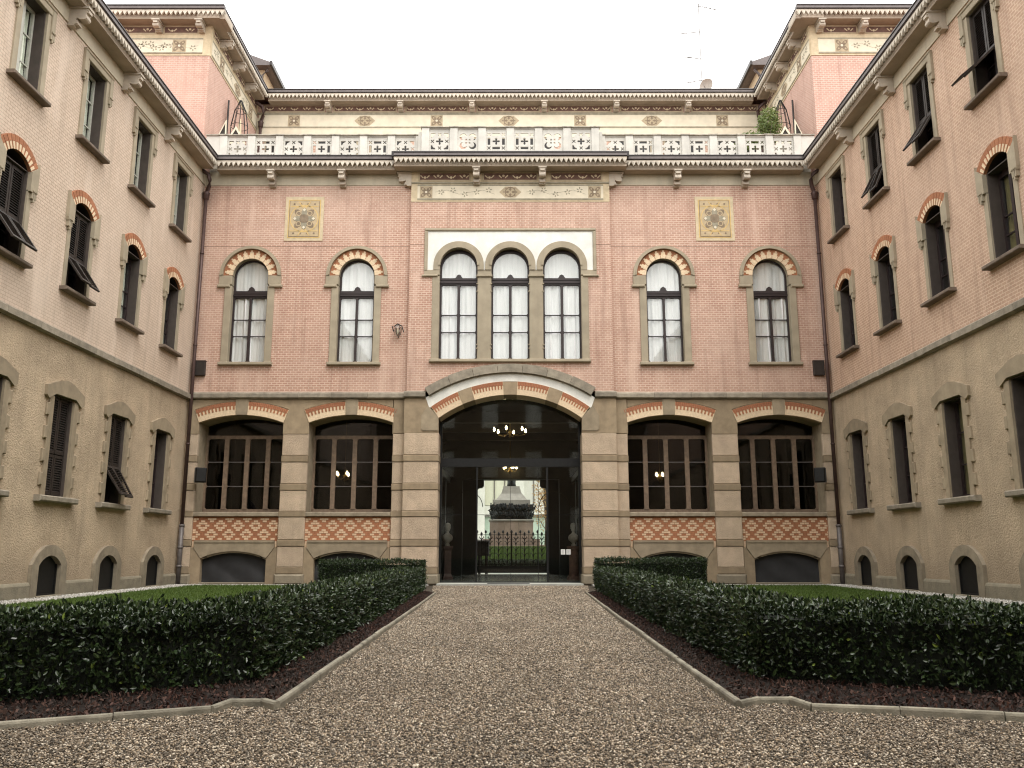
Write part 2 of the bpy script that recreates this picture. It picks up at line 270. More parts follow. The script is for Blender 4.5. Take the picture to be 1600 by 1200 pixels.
# ------------------------------------------------------------------ mesh helpers (local frame: x along the wall, -y towards the viewer, z up)
class MB:
    def __init__(s): s.v = []; s.f = []; s.m = []
    def add(s, vs, fs, mi=0):
        o = len(s.v); s.v += [tuple(v) for v in vs]; s.f += [tuple(o + i for i in f) for f in fs]; s.m += [mi] * len(fs); return s
    def box(s, x0, x1, y0, y1, z0, z1, mi=0, b=0.0):
        if x0 > x1: x0, x1 = x1, x0
        if y0 > y1: y0, y1 = y1, y0
        if z0 > z1: z0, z1 = z1, z0
        if b <= 0:
            vs = [(x, y, z) for x in (x0, x1) for y in (y0, y1) for z in (z0, z1)]
            return s.add(vs, [(0, 1, 3, 2), (4, 6, 7, 5), (0, 4, 5, 1), (2, 3, 7, 6), (0, 2, 6, 4), (1, 5, 7, 3)], mi)
        # chamfered towards the front (-y): 12 vertices
        vs = [(x0, y1, z0), (x1, y1, z0), (x1, y1, z1), (x0, y1, z1), (x0, y0 + b, z0), (x1, y0 + b, z0), (x1, y0 + b, z1), (x0, y0 + b, z1),
              (x0 + b, y0, z0 + b), (x1 - b, y0, z0 + b), (x1 - b, y0, z1 - b), (x0 + b, y0, z1 - b)]
        fs = [(0, 4, 5, 1), (1, 5, 6, 2), (2, 6, 7, 3), (3, 7, 4, 0), (4, 8, 9, 5), (5, 9, 10, 6), (6, 10, 11, 7), (7, 11, 8, 4), (8, 11, 10, 9), (0, 1, 2, 3)]
        return s.add(vs, fs, mi)
    def prism(s, poly, y0, y1, mi=0, holes=(), back=True):
        loops = [poly] + list(holes)
        tris = tessellate_polygon([[Vector((p[0], p[1], 0)) for p in l] for l in loops])
        flat = [p for l in loops for p in l]; n = len(flat)
        vs = [(p[0], y0, p[1]) for p in flat] + [(p[0], y1, p[1]) for p in flat]
        fs = [tuple(t) for t in tris]
        if back: fs += [tuple(i + n for i in reversed(t)) for t in tris]
        o = 0
        for l in loops:
            k = len(l)
            for i in range(k): a, b2 = o + i, o + (i + 1) % k; fs.append((a, b2, b2 + n, a + n))
            o += k
        return s.add(vs, fs, mi)
    def sector(s, cx, cz, r0, r1, a0, a1, y0, y1, n=8, mi=0):
        pts = arc(cx, cz, r1, a0, a1, n) + arc(cx, cz, r0, a1, a0, n)
        return s.prism(pts, y0, y1, mi)
    def strip(s, pi, po, y0, y1, mi=0):
        return s.prism(list(pi) + list(reversed(po)), y0, y1, mi)
    def tube(s, pts, r, n=8, mi=0, caps=True):
        pts = [Vector(p) for p in pts]; rs = r if isinstance(r, (list, tuple)) else [r] * len(pts); base = len(s.v)
        up = Vector((0, 0, 1))
        for i, p in enumerate(pts):
            d = (pts[min(i + 1, len(pts) - 1)] - pts[max(i - 1, 0)]).normalized()
            a = d.cross(up if abs(d.z) < 0.95 else Vector((1, 0, 0))).normalized(); b = d.cross(a)
            for k in range(n):
                t = 2 * PI * k / n; s.v.append(tuple(p + (a * math.cos(t) + b * math.sin(t)) * rs[i]))
        for i in range(len(pts) - 1):
            for k in range(n):
                q = base + i * n; s.f.append((q + k, q + (k + 1) % n, q + n + (k + 1) % n, q + n + k)); s.m.append(mi)
        if caps:
            s.f.append(tuple(base + k for k in range(n))); s.m.append(mi)
            s.f.append(tuple(base + (len(pts) - 1) * n + k for k in range(n))); s.m.append(mi)
        return s
    def lathe(s, prof, cx=0, cy=0, n=16, mi=0, sx=1, sy=1):
        base = len(s.v)
        for r, z in prof:
            for k in range(n): t = 2 * PI * k / n; s.v.append((cx + r * sx * math.cos(t), cy + r * sy * math.sin(t), z))
        for i in range(len(prof) - 1):
            for k in range(n): q = base + i * n; s.f.append((q + k, q + (k + 1) % n, q + n + (k + 1) % n, q + n + k)); s.m.append(mi)
        s.f.append(tuple(base + k for k in range(n))); s.m.append(mi)
        s.f.append(tuple(base + (len(prof) - 1) * n + k for k in range(n))); s.m.append(mi)
        return s
    def profile_x(s, prof, x0, x1, mi=0):
        """closed (y,z) profile swept along x"""
        n = len(prof); vs = [(x0, p[0], p[1]) for p in prof] + [(x1, p[0], p[1]) for p in prof]
        tris = tessellate_polygon([[Vector((p[0], p[1], 0)) for p in prof]])
        fs = [tuple(t) for t in tris] + [tuple(i + n for i in reversed(t)) for t in tris]
        fs += [(i, (i + 1) % n, (i + 1) % n + n, i + n) for i in range(n)]
        return s.add(vs, fs, mi)
    def xf(s, mat, start=0):
        for i in range(start, len(s.v)): s.v[i] = tuple(mat @ Vector(s.v[i]))
        return s
    def mesh(s, name, mats, smooth=False):
        me = bpy.data.meshes.new(name); me.from_pydata(s.v, [], s.f)
        for m in (mats if isinstance(mats, (list, tuple)) else [mats]): me.materials.append(M[m] if isinstance(m, str) else m)
        if any(s.m): me.polygons.foreach_set('material_index', s.m)
        bm = bmesh.new(); bm.from_mesh(me); bmesh.ops.recalc_face_normals(bm, faces=bm.faces); bm.to_mesh(me); bm.free()
        if smooth: me.polygons.foreach_set('use_smooth', [True] * len(me.polygons))
        me.update(); return me
    def build(s, name, mats, parent=None, loc=(0, 0, 0), rz=0, smooth=False, kind=None):
        return put(name, s.mesh(name, mats, smooth), parent, loc, rz, kind)
def put(name, me, parent=None, loc=(0, 0, 0), rz=0, kind=None, ry=0):
    o = bpy.data.objects.new(name, me); COL.objects.link(o); o.parent = parent; o.location = loc; o.rotation_euler = (0, ry, rz)
    if kind: o['kind'] = kind
    return o
def arc(cx, cz, r, a0, a1, n):
    return [(cx + r * math.cos(a0 + (a1 - a0) * i / n), cz + r * math.sin(a0 + (a1 - a0) * i / n)) for i in range(n + 1)]
def chordarc(hw, zs, rise, n=12, cx=0):
    """points of a segmental arch from +hw to -hw with springing zs"""
    r = (hw * hw + rise * rise) / (2 * rise); cz = zs + rise - r; a = math.asin(min(1, hw / r))
    if rise > hw: a = PI - a
    return [(cx + r * math.sin(a - 2 * a * i / n), cz + r * math.cos(a - 2 * a * i / n)) for i in range(n + 1)]
def opening(hw, z0, zs, rise, n=12, cx=0):
    return [(cx - hw, z0), (cx + hw, z0)] + chordarc(hw, zs, rise, n, cx)
def rect(x0, x1, z0, z1): return [(x0, z0), (x1, z0), (x1, z1), (x0, z1)]
def thing(name, label, cat, loc=(0, 0, 0), rz=0, group=None, kind=None):
    o = bpy.data.objects.new(name, None); COL.objects.link(o); o.location = loc; o.rotation_euler = (0, 0, rz); o.empty_display_size = 0.2
    tag(o, label, cat, group, kind); return o
def tag(o, label=None, cat=None, group=None, kind=None):
    if label: o['label'] = label
    if cat: o['category'] = cat
    if group: o['group'] = group
    if kind: o['kind'] = kind
    return o
KIDS = {}
def children_of(o): return [c for c in bpy.data.objects if c.parent == o]
def copy_tree(o, parent=None, loc=None, rz=None, label=None):
    c = o.copy(); COL.objects.link(c); c.parent = parent
    if loc is not None: c.location = loc
    if rz is not None: c.rotation_euler = (0, 0, rz)
    if label: c['label'] = label
    if o.name not in KIDS: KIDS[o.name] = children_of(o)
    for ch in KIDS[o.name]: copy_tree(ch, c)
    return c

def scatter(name, pts, rots, scales, sources, parent=None, kind='stuff', label=None, cat=None):
    """points with rotation and scale attributes, instanced by a geometry-nodes modifier"""
    me = bpy.data.meshes.new(name); me.from_pydata(pts.tolist(), [], [])
    a = me.attributes.new('rot', 'FLOAT_VECTOR', 'POINT'); a.data.foreach_set('vector', rots.astype(np.float32).ravel())
    a = me.attributes.new('scl', 'FLOAT', 'POINT'); a.data.foreach_set('value', scales.astype(np.float32).ravel())
    c = bpy.data.collections.new(name + '_shapes')
    for i, s in enumerate(sources): c.objects.link(bpy.data.objects.new(name + '_shape', s))
    ng = bpy.data.node_groups.new(name + '_scatter', 'GeometryNodeTree')
    ng.interface.new_socket('Geometry', in_out='INPUT', socket_type='NodeSocketGeometry')
    ng.interface.new_socket('Geometry', in_out='OUTPUT', socket_type='NodeSocketGeometry')
    gi = ng.nodes.new('NodeGroupInput'); go = ng.nodes.new('NodeGroupOutput')
    ci = ng.nodes.new('GeometryNodeCollectionInfo'); ci.inputs['Collection'].default_value = c
    ci.inputs['Separate Children'].default_value = True; ci.inputs['Reset Children'].default_value = True
    ip = ng.nodes.new('GeometryNodeInstanceOnPoints'); ip.inputs['Pick Instance'].default_value = True
    ri = ng.nodes.new('FunctionNodeRandomValue'); ri.data_type = 'INT'
    ri.inputs[4].default_value = 0; ri.inputs[5].default_value = max(0, len(sources) - 1)
    na = ng.nodes.new('GeometryNodeInputNamedAttribute'); na.data_type = 'FLOAT_VECTOR'; na.inputs['Name'].default_value = 'rot'
    ns = ng.nodes.new('GeometryNodeInputNamedAttribute'); ns.data_type = 'FLOAT'; ns.inputs['Name'].default_value = 'scl'
    L = ng.links
    L.new(gi.outputs[0], ip.inputs['Points']); L.new(ci.outputs[0], ip.inputs['Instance']); L.new(ri.outputs[2], ip.inputs['Instance Index'])
    L.new(na.outputs['Attribute'], ip.inputs['Rotation']); L.new(ns.outputs['Attribute'], ip.inputs['Scale']); L.new(ip.outputs[0], go.inputs[0])
    o = bpy.data.objects.new(name, me); COL.objects.link(o); o.parent = parent
    md = o.modifiers.new('scatter', 'NODES'); md.node_group = ng
    return tag(o, label, cat, None, kind)

# ------------------------------------------------------------------ the ground
HW = 9.95                       # half the width of the courtyard
FY = 26.0                       # plane of the end facade
def sheet(name, poly, z, m, parent=None):
    tris = tessellate_polygon([[Vector((p[0], p[1], 0)) for p in poly]])
    mb = MB(); mb.add([(p[0], p[1], z) for p in poly], tris)
    o = mb.build(name, m, parent); o['kind'] = 'structure'
    if not parent: pass
    return o
sheet('town_ground', [(-300, -200), (300, -200), (300, 500), (-300, 500)], -0.06, 'asphalt')
sheet('courtyard_ground', [(-9.99, -14), (9.99, -14), (9.99, 26.3), (-9.99, 26.3)], -0.01, 'gravelbase')

KL = [(-1.72, 20.3), (-1.56, 14.0), (-1.46, 9.0), (-1.385, 5.56), (-1.50, 5.68), (-1.71, 5.68), (-1.745, 5.42), (-2.23, 5.19), (-2.75, 4.93), (-4.2, 4.25), (-6.2, 3.35), (-9.0, 2.1)]
KR = [(1.80, 20.3), (1.64, 14.0), (1.55, 9.0), (1.50, 5.62), (1.66, 5.77), (1.87, 5.77), (1.92, 5.50), (2.40, 5.39), (2.93, 5.22), (4.4, 4.75), (6.3, 4.1), (9.0, 3.1)]
HL = [(-2.12, 21.8), (-1.86, 14), (-1.73, 6.50), (-3.0, 5.66), (-5.0, 4.72), (-8.9, 3.1)]
HRt = [(2.12, 21.8), (1.95, 14), (1.84, 6.66), (3.1, 6.08), (5.1, 5.3), (8.9, 4.1)]
def offset(poly, d):
    out = []
    for i, p in enumerate(poly):
        a = Vector(poly[max(i - 1, 0)]); b = Vector(poly[min(i + 1, len(poly) - 1)])
        q = Vector(p); t1 = (q - a).normalized() if i else (b - q).normalized(); t2 = (b - q).normalized() if i < len(poly) - 1 else t1
        n1 = Vector((-t1.y, t1.x)); n2 = Vector((-t2.y, t2.x)); n = (n1 + n2).normalized(); k = d / max(0.5, n.dot(n1)); out.append((q.x + n.x * k, q.y + n.y * k))
    return out
for side, K, H in (('left', KL, HL), ('right', KR, HRt)):
    s = -1 if side == 'left' else 1
    bed = K + [(s * 9.0, 8.0), (s * 4.0, 8.5), (s * 3.2, 22.4), (s * 1.76, 20.9)]
    sheet('planting_bed', bed, 0.018, 'soil')
    lawn = [(s * 2.7, 25.0), (s * 9.05, 25.0), (s * 9.05, 6.0), (s * 2.9, 7.6), (s * 2.3, 8.6)]
    sheet('lawn', lawn, 0.032, 'lawn')

# gravel stones
def pebble_mesh(seed):
    r = np.random.default_rng(seed); bm = bmesh.new(); bmesh.ops.create_icosphere(bm, subdivisions=1, radius=0.5)
    sc = np.array([r.uniform(0.8, 1.15), r.uniform(0.6, 0.9), r.uniform(0.42, 0.65)])
    for v in bm.verts:
        k = 1 + r.uniform(-0.17, 0.17); v.co = Vector((v.co.x * sc[0] * k, v.co.y * sc[1] * k, v.co.z * sc[2] * k))
    me = bpy.data.meshes.new('pebble'); bm.to_mesh(me); bm.free(); return me
def pebbles(mat, n=4, seed=0):
    out = []
    for i in range(n):
        me = pebble_mesh(seed + i); me.materials.append(M[mat]); me.polygons.foreach_set('use_smooth', [True] * len(me.polygons)); out.append(me)
    return out
def poly_mask(x, y, poly):
    inside = np.zeros(len(x), bool); n = len(poly)
    for i in range(n):
        x1, y1 = poly[i]; x2, y2 = poly[(i + 1) % n]
        c = ((y1 > y) != (y2 > y)) & (x < (x2 - x1) * (y - y1) / ((y2 - y1) if y2 != y1 else 1e-9) + x1); inside ^= c
    return inside
def path_pts(y0, y1, dens, wmax):
    n = int((y1 - y0) * 2 * wmax * dens); x = rng.uniform(-wmax, wmax, n); y = rng.uniform(y0, y1, n)
    K1 = [(-40, 26), (-2.3, 26), (-1.9, 21.5)] + KL + [(-40, 2.9)]; K2 = [(40, 26), (2.3, 26), (1.95, 21.5)] + KR + [(40, 3.1)]
    m = ~poly_mask(x, y, K1) & ~poly_mask(x, y, K2) & (np.abs(x) < y * 0.66 + 1.2); return x[m], y[m]
xs, ys, ss = [], [], []
for y0, y1, dens, w, s0, s1 in ((3.0, 7.0, 8800, 5.0, 0.008, 0.0165), (7.0, 12.0, 6500, 1.7, 0.0095, 0.019), (12.0, 20.5, 3600, 1.9, 0.013, 0.024), (20.5, 25.4, 1800, 2.4, 0.018, 0.030)):
    x, y = path_pts(y0, y1, dens, w); xs.append(x); ys.append(y); ss.append(rng.uniform(s0, s1, len(x)) * np.where(rng.random(len(x)) < 0.05, 1.35, 1))
x = np.concatenate(xs); y = np.concatenate(ys); sc = np.concatenate(ss)
z = rng.uniform(-0.006, 0.010, len(x)) + 0.006 * np.sin(x * 1.7 + np.sin(y * 0.9)) * np.cos(y * 1.3)
rot = np.stack([rng.uniform(-0.5, 0.5, len(x)), rng.uniform(-0.5, 0.5, len(x)), rng.uniform(0, 6.28, len(x))], 1)
scatter('gravel', np.stack([x, y, z], 1), rot, sc, pebbles('pebble', 5, 3), label='brown and grey pea gravel covering the courtyard path', cat='gravel')
# pale gravel strip along the walls
n = 30000; x = np.concatenate([rng.uniform(9.05, 9.93, n) * rng.choice([-1, 1], n), rng.uniform(2.4, 9.9, n // 2) * rng.choice([-1, 1], n // 2)])
y = np.concatenate([rng.uniform(13, 26, n), rng.uniform(25.0, 25.75, n // 2)])
scatter('pale_gravel_strip', np.stack([x, y, rng.uniform(0.0, 0.03, len(x))], 1), rng.uniform(0, 6.28, (len(x), 3)), rng.uniform(0.025, 0.045, len(x)), pebbles('whitepebble', 3, 30), label='whitish gravel strip at the foot of the walls', cat='gravel')
# bark chips
chips = []
for i in range(3):
    mb = MB().box(-0.5, 0.5, -0.22, 0.22, -0.07, 0.07); mb.v = [(a * (1 + 0.2 * random.uniform(-1, 1)), b * (1 + 0.4 * random.uniform(-1, 1)), c) for a, b, c in mb.v]; chips.append(mb.mesh('bark_chip', 'chip'))
for s, K in ((-1, KL), (1, KR)):
    Hh = HL if s < 0 else HRt
    px = rng.uniform(1.3, 9.0, 150000) * s; py = rng.uniform(2.8, 21.5, 150000)
    ed = [(p[0], p[1]) for p in K] + [(s * 9.0, 4.4)] + list(reversed([(p[0] + s * 0.12, p[1] + 0.1) for p in Hh]))
    mk = poly_mask(px, py, ed); px, py = px[mk], py[mk]
    scatter('bark_mulch', np.stack([px, py, rng.uniform(0.018, 0.045, len(px))], 1), rng.uniform(0, 6.28, (len(px), 3)), rng.uniform(0.012, 0.034, len(px)), chips,
            label='red brown bark mulch beside the %s kerb of the path' % ('left' if s < 0 else 'right'), cat='mulch')
# grass blades
blade = MB(); blade.add([(-0.09, 0, 0), (0.09, 0, 0), (0.0, 0.12, 1)], [(0, 1, 2)]); blade.add([(0.1, 0.1, 0), (0.25, 0.05, 0), (0.3, -0.15, 0.8)], [(0, 1, 2)])
bl = blade.mesh('grass_blade', 'grass')
for s in (-1, 1):
    n = 34000; x = rng.uniform(2.6, 9.05, n) * s; y = rng.uniform(11, 25.0, n)
    scatter('grass', np.stack([x, y, np.full(n, 0.03)], 1), np.stack([rng.uniform(-.4, .4, n), rng.uniform(-.4, .4, n), rng.uniform(0, 6.28, n)], 1), rng.uniform(0.03, 0.06, n), [bl],
            label='short mown grass behind the %s hedge' % ('left' if s < 0 else 'right'), cat='grass')
# edging stones
def stone_run(pts, maxlen):
    out = []
    for a, b in zip(pts[:-1], pts[1:]):
        L = math.dist(a, b); k = max(1, round(L / maxlen))
        for i in range(k):
            t0, t1 = i / k, (i + 1) / k; out.append(((a[0] + (b[0] - a[0]) * t0, a[1] + (b[1] - a[1]) * t0), (a[0] + (b[0] - a[0]) * t1, a[1] + (b[1] - a[1]) * t1)))
    return out
for s, K, nm in ((-1, KL, 'left'), (1, KR, 'right')):
    t = thing('kerb', 'rounded pale stone edging along the %s side of the gravel path' % nm, 'kerb', kind='structure')
    for a, b in stone_run(K, 1.0):
        L = math.dist(a, b); h = 0.055 + random.uniform(-0.005, 0.005)
        prof = [(-0.042, -0.05), (-0.042, 0.014), (-0.024, 0.018), (-0.024, h * 0.7), (-0.018, h * 0.93), (-0.007, h), (0.007, h), (0.018, h * 0.93), (0.024, h * 0.7), (0.024, -0.05)]
        mb = MB().profile_x([(p[0] * (1 if s < 0 else -1), p[1]) for p in prof], 0.0 - (0.012 if L < 0.5 else 0), L - 0.006)
        mb.build('edging_stone', 'kerb', t, (a[0], a[1], random.uniform(-0.003, 0.003)), math.atan2(b[1] - a[1], b[0] - a[0]))

# hedges
lf = MB(); lf.add([(0, 0, 0), (-0.2, 0.3, 0.05), (0, 0.35, -0.02), (0.2, 0.3, 0.05), (-0.2, 0.65, 0.04), (0, 0.7, -0.02), (0.2, 0.65, 0.04), (0, 1, -0.06)],
                  [(0, 2, 1), (0, 3, 2), (1, 2, 5, 4), (2, 3, 6, 5), (4, 5, 7), (5, 6, 7)])
leaf_me = lf.mesh('hedge_leaf', 'leaf')
def hedge(label, center, w, h, dens=3400, size=(0.028, 0.055)):
    t = thing('hedge', label, 'hedge', (0, 0, 0), group='clipped evergreen hedges round the lawns')
    L, Rr = offset(center, w / 2), offset(center, -w / 2)
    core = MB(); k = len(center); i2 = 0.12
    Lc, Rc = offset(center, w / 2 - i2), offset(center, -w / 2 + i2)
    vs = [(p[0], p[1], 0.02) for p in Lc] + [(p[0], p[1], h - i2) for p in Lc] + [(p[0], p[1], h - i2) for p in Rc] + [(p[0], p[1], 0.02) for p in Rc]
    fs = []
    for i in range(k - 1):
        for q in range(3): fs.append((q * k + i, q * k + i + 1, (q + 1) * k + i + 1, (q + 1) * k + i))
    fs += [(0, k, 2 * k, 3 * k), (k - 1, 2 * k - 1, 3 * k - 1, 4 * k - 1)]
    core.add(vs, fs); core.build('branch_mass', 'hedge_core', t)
    P, NN = [], []
    def face(a, b, c, d, nrm, dn=dens):
        a, b, c, d = map(np.array, (a, b, c, d)); area = np.linalg.norm(b - a) * np.linalg.norm(d - a); n = int(area * dn)
        u, v = rng.random((n, 1)), rng.random((n, 1)); P.append(a + (b - a) * u + (d - a) * v * (1 - u) + (c - b) * v * u); NN.append(np.tile(nrm, (n, 1)))
    for i in range(k - 1):
        for side, Q in ((1, L), (-1, Rr)):
            a, b = Q[i], Q[i + 1]; d = Vector(b) - Vector(a); d.normalize(); nr = (-d.y * side, d.x * side, 0.0)
            face((*a, 0.05), (*b, 0.05), (*b, h), (*a, h), nr)
        face((*L[i], h), (*L[i + 1], h), (*Rr[i + 1], h), (*Rr[i], h), (0, 0, 1.0))
    for e, o in ((0, 1), (-1, -2)):
        d = (Vector(center[e]) - Vector(center[o])).normalized(); face((*L[e], 0.05), (*Rr[e], 0.05), (*Rr[e], h), (*L[e], h), (d.x, d.y, 0))
    P = np.concatenate(P); NN = np.concatenate(NN).astype(float); n = len(P)
    lump = 0.020 * np.sin(P[:, 0] * 5.1 + P[:, 2] * 7) + 0.020 * np.sin(P[:, 1] * 4.3 + P[:, 2] * 5 + 1.3) + 0.013 * np.sin(P[:, 0] * 11 + P[:, 1] * 13)
    dep = rng.uniform(-0.13, 0.0, n) + np.where(rng.random(n) < 0.05, rng.uniform(0, 0.05, n), 0)
    P = P + NN * (dep + lump)[:, None]; P[:, 2] = np.maximum(P[:, 2], 0.03)
    # a leaf points along +y and faces +z: face it mostly outwards, pointing mostly up
    dirs = NN * rng.uniform(0.2, 1.0, (n, 1)) + np.array([0, 0, 0.35]) + rng.normal(0, 0.5, (n, 3)); rots = np.empty((n, 3))
    nr = NN + rng.normal(0, 0.55, (n, 3))
    yv = dirs / np.linalg.norm(dirs, axis=1, keepdims=True); zv = nr - yv * np.sum(nr * yv, 1, keepdims=True); zv /= np.linalg.norm(zv, axis=1, keepdims=True); xv = np.cross(yv, zv)
    rots[:, 1] = np.arcsin(np.clip(-xv[:, 2], -1, 1)); rots[:, 0] = np.arctan2(yv[:, 2], zv[:, 2]); rots[:, 2] = np.arctan2(xv[:, 1], xv[:, 0])
    scatter('foliage', P, rots, rng.uniform(*size, n), [leaf_me], t)
    return t
HT = 0.58
hedge('long clipped dark hedge along the left side of the gravel path turning left', offset(HL, -0.31), 0.62, HT)
hedge('long clipped dark hedge along the right side of the gravel path turning right', offset(HRt, 0.31), 0.62, HT)
hedge('short clipped hedge in front of the second arcade bay from the left', [(-5.25, 24.1), (-2.35, 24.1)], 0.5, 0.74, 1800, (0.035, 0.06))
hedge('short clipped hedge in front of the third arcade bay from the left', [(2.35, 24.1), (5.4, 24.1)], 0.5, 0.78, 1800, (0.035, 0.06))

# ------------------------------------------------------------------ shared window prototypes
def cross_frame(mb, hw, z0, z1, y, rows, t=0.055, mt=0.07, knob=True, mi=0):
    """casement pair: stiles, centre post, thin rails and the small notched corners of every light"""
    mb.box(-hw, -hw + t, y, y + 0.06, z0, z1, mi); mb.box(hw - t, hw, y, y + 0.06, z0, z1, mi)
    mb.box(-hw + t, hw - t, y, y + 0.06, z1 - t, z1, mi); mb.box(-hw + t, hw - t, y, y + 0.06, z0, z0 + t * 1.1, mi)
    mb.box(-mt / 2, mt / 2, y - 0.025, y + 0.055, z0 + t * 1.1, z1 - t, mi)
    zz = [z0 + t * 1.1] + list(rows) + [z1 - t]
    for r in rows:
        for s in (-1, 1): mb.box(s * mt / 2, s * (hw - t), y + 0.01, y + 0.05, r - 0.013, r + 0.013, mi)
    if knob:
        c = 0.038
        for r in zz:
            for xk in (-hw + t, -mt / 2, mt / 2, hw - t):
                sx = 1 if xk in (-hw + t, mt / 2) else -1
                for sz in ((1,) if r == zz[0] else (-1,) if r == zz[-1] else (1, -1)):
                    mb.prism([(xk, r), (xk + sx * c * 1.25, r), (xk + sx * c * 0.5, r + sz * c * 0.5), (xk, r + sz * c * 1.25)], y + 0.005, y + 0.055, mi)
    return zz
def curtain(hw, z0, z1, y, arch=None, seed=0, amp=0.018, x0=None, x1=None):
    r = random.Random(seed); mb = MB(); nx, nz = 48, 10; x0 = -hw if x0 is None else x0; x1 = hw if x1 is None else x1
    ph = [r.uniform(0, 6.28) for _ in range(4)]
    for j in range(nz + 1):
        for i in range(nx + 1):
            u = i / nx; x = x0 + (x1 - x0) * u; zt = z1
            if arch: zt = arch[0] + math.sqrt(max(0.0, arch[1] ** 2 - x * x))
            z = z0 + (zt - z0) * j / nz
            d = amp * (1.2 + 0.5 * math.sin(seed * 1.7)) * (math.sin(u * (26 + seed % 7) + ph[0] + 0.5 * math.sin(j * 0.4 + ph[2])) + 0.6 * math.sin(u * 57 + ph[1]) + 1.1 * math.sin(u * 9 + ph[3] + j * 0.25))
            mb.v.append((x, y + d, z))
    for j in range(nz):
        for i in range(nx): a = j * (nx + 1) + i; mb.f.append((a, a + 1, a + nx + 2, a + nx + 1)); mb.m.append(0)
    return mb
def facade_window(parent, x, seed, label):
    hw, zs = 0.57, 9.62
    s = MB()
    for sg in (-1, 1):
        a, b = sorted((sg * 0.57, sg * 0.79)); s.box(a, b, -0.05, 0.28, 6.78, 9.27, 0, 0.012)
        a, b = sorted((sg * 0.57, sg * 0.985)); s.box(a, b, -0.075, 0.28, 9.30, zs - 0.02, 0, 0.012)
        a, b = sorted((sg * 0.62, sg * 1.03)); s.box(a, b, -0.10, 0.1, 9.21, 9.30, 0, 0.02)
    s.sector(0, zs, 0.875, 0.975, 0, PI, -0.09, 0.1, 28)
    s.sector(0, zs, 0.868, 0.90, 0, PI, -0.11, 0.1, 28)
    for sg in (-1, 1):
        a, b = sorted((sg * 0.875, sg * 0.985)); s.box(a, b, -0.09, 0.1, zs - 0.02, zs, 0)
    s.sector(0, zs, 0.565, 0.60, 0, PI, 0.02, 0.28, 24)
    w = s.build('arched_window', 'trim', parent, (x, 0, 0)); w['label'] = label
    MB().box(-0.84, 0.84, -0.12, 0.28, 6.68, 6.78, 0, 0.02).build('sill', 'trim', w)
    MB().sector(0, zs, 0.57, 0.868, 0, PI, -0.02, 0.26, 28).build('brick_ring', 'terra', w)
    n = 11
    if 'v' not in PROTO:
        v = MB(); a = PI / n
        v.sector(0, 0, 0.562, 0.685, PI / 2 - a * 0.45, PI / 2 + a * 0.45, -0.032, 0, 3); v.sector(0, 0, 0.685, 0.77, PI / 2 - a * 0.30, PI / 2 + a * 0.30, -0.031, 0, 2)
        v.sector(0, 0, 0.77, 0.83, PI / 2 - a * 0.13, PI / 2 + a * 0.13, -0.030, 0, 1); PROTO['v'] = v.mesh('voussoir', 'cream')
    for i in range(n): put('voussoir', PROTO['v'], w, (0, 0, zs), 0, None, (i - (n - 1) / 2) * PI / n)
    key = 'ff'
    if key not in PROTO:
        f = MB(); y = 0.17
        cross_frame(f, 0.57, 6.78, 8.97, y, (7.66, 8.2))
        f.box(-0.57, 0.57, y - 0.04, y + 0.07, 8.97, 9.03); f.box(-0.57, 0.57, y - 0.02, y + 0.07, 9.06, 9.15); f.box(-0.57, 0.57, y, y + 0.06, 9.03, 9.06)
        f.prism([(-0.14, 9.15), (0.14, 9.15), (0.09, 9.19), (0.085, 9.24), (0.04, 9.28), (0, 9.30), (-0.04, 9.28), (-0.085, 9.24), (-0.09, 9.19)], y, y + 0.05)
        f.box(-0.57, -0.515, y, y + 0.06, 9.15, zs); f.box(0.515, 0.57, y, y + 0.06, 9.15, zs); f.sector(0, zs, 0.515, 0.57, 0, PI, y, y + 0.06, 20)
        PROTO[key] = f.mesh('frame', 'darkwood')
        g = []
        for (a, b) in ((-0.515, -0.035), (0.035, 0.515)):
            for (c, d) in ((6.84, 7.647), (7.673, 8.187), (8.213, 8.915)): g.append(MB().box(a, b, y + 0.035, y + 0.04, c, d).mesh('pane', 'glass'))
        g.append(MB().prism([(-0.52, 9.15), (0.52, 9.15)] + arc(0, zs, 0.52, 0, PI, 14), y + 0.035, y + 0.04).mesh('pane', 'glass')); PROTO['fg'] = g
    put('frame', PROTO[key], w)
    for g in PROTO['fg']: put('pane', g, w)
    curtain(0.55, 6.8, 9.05, 0.262, None, seed).build('curtain', 'curtain', w, smooth=True)
    curtain(0.54, 9.06, 0, 0.262, (zs - 0.02, 0.555), seed + 9, 0.012).build('curtain', 'curtain', w, smooth=True)
    return w
PROTO = {}

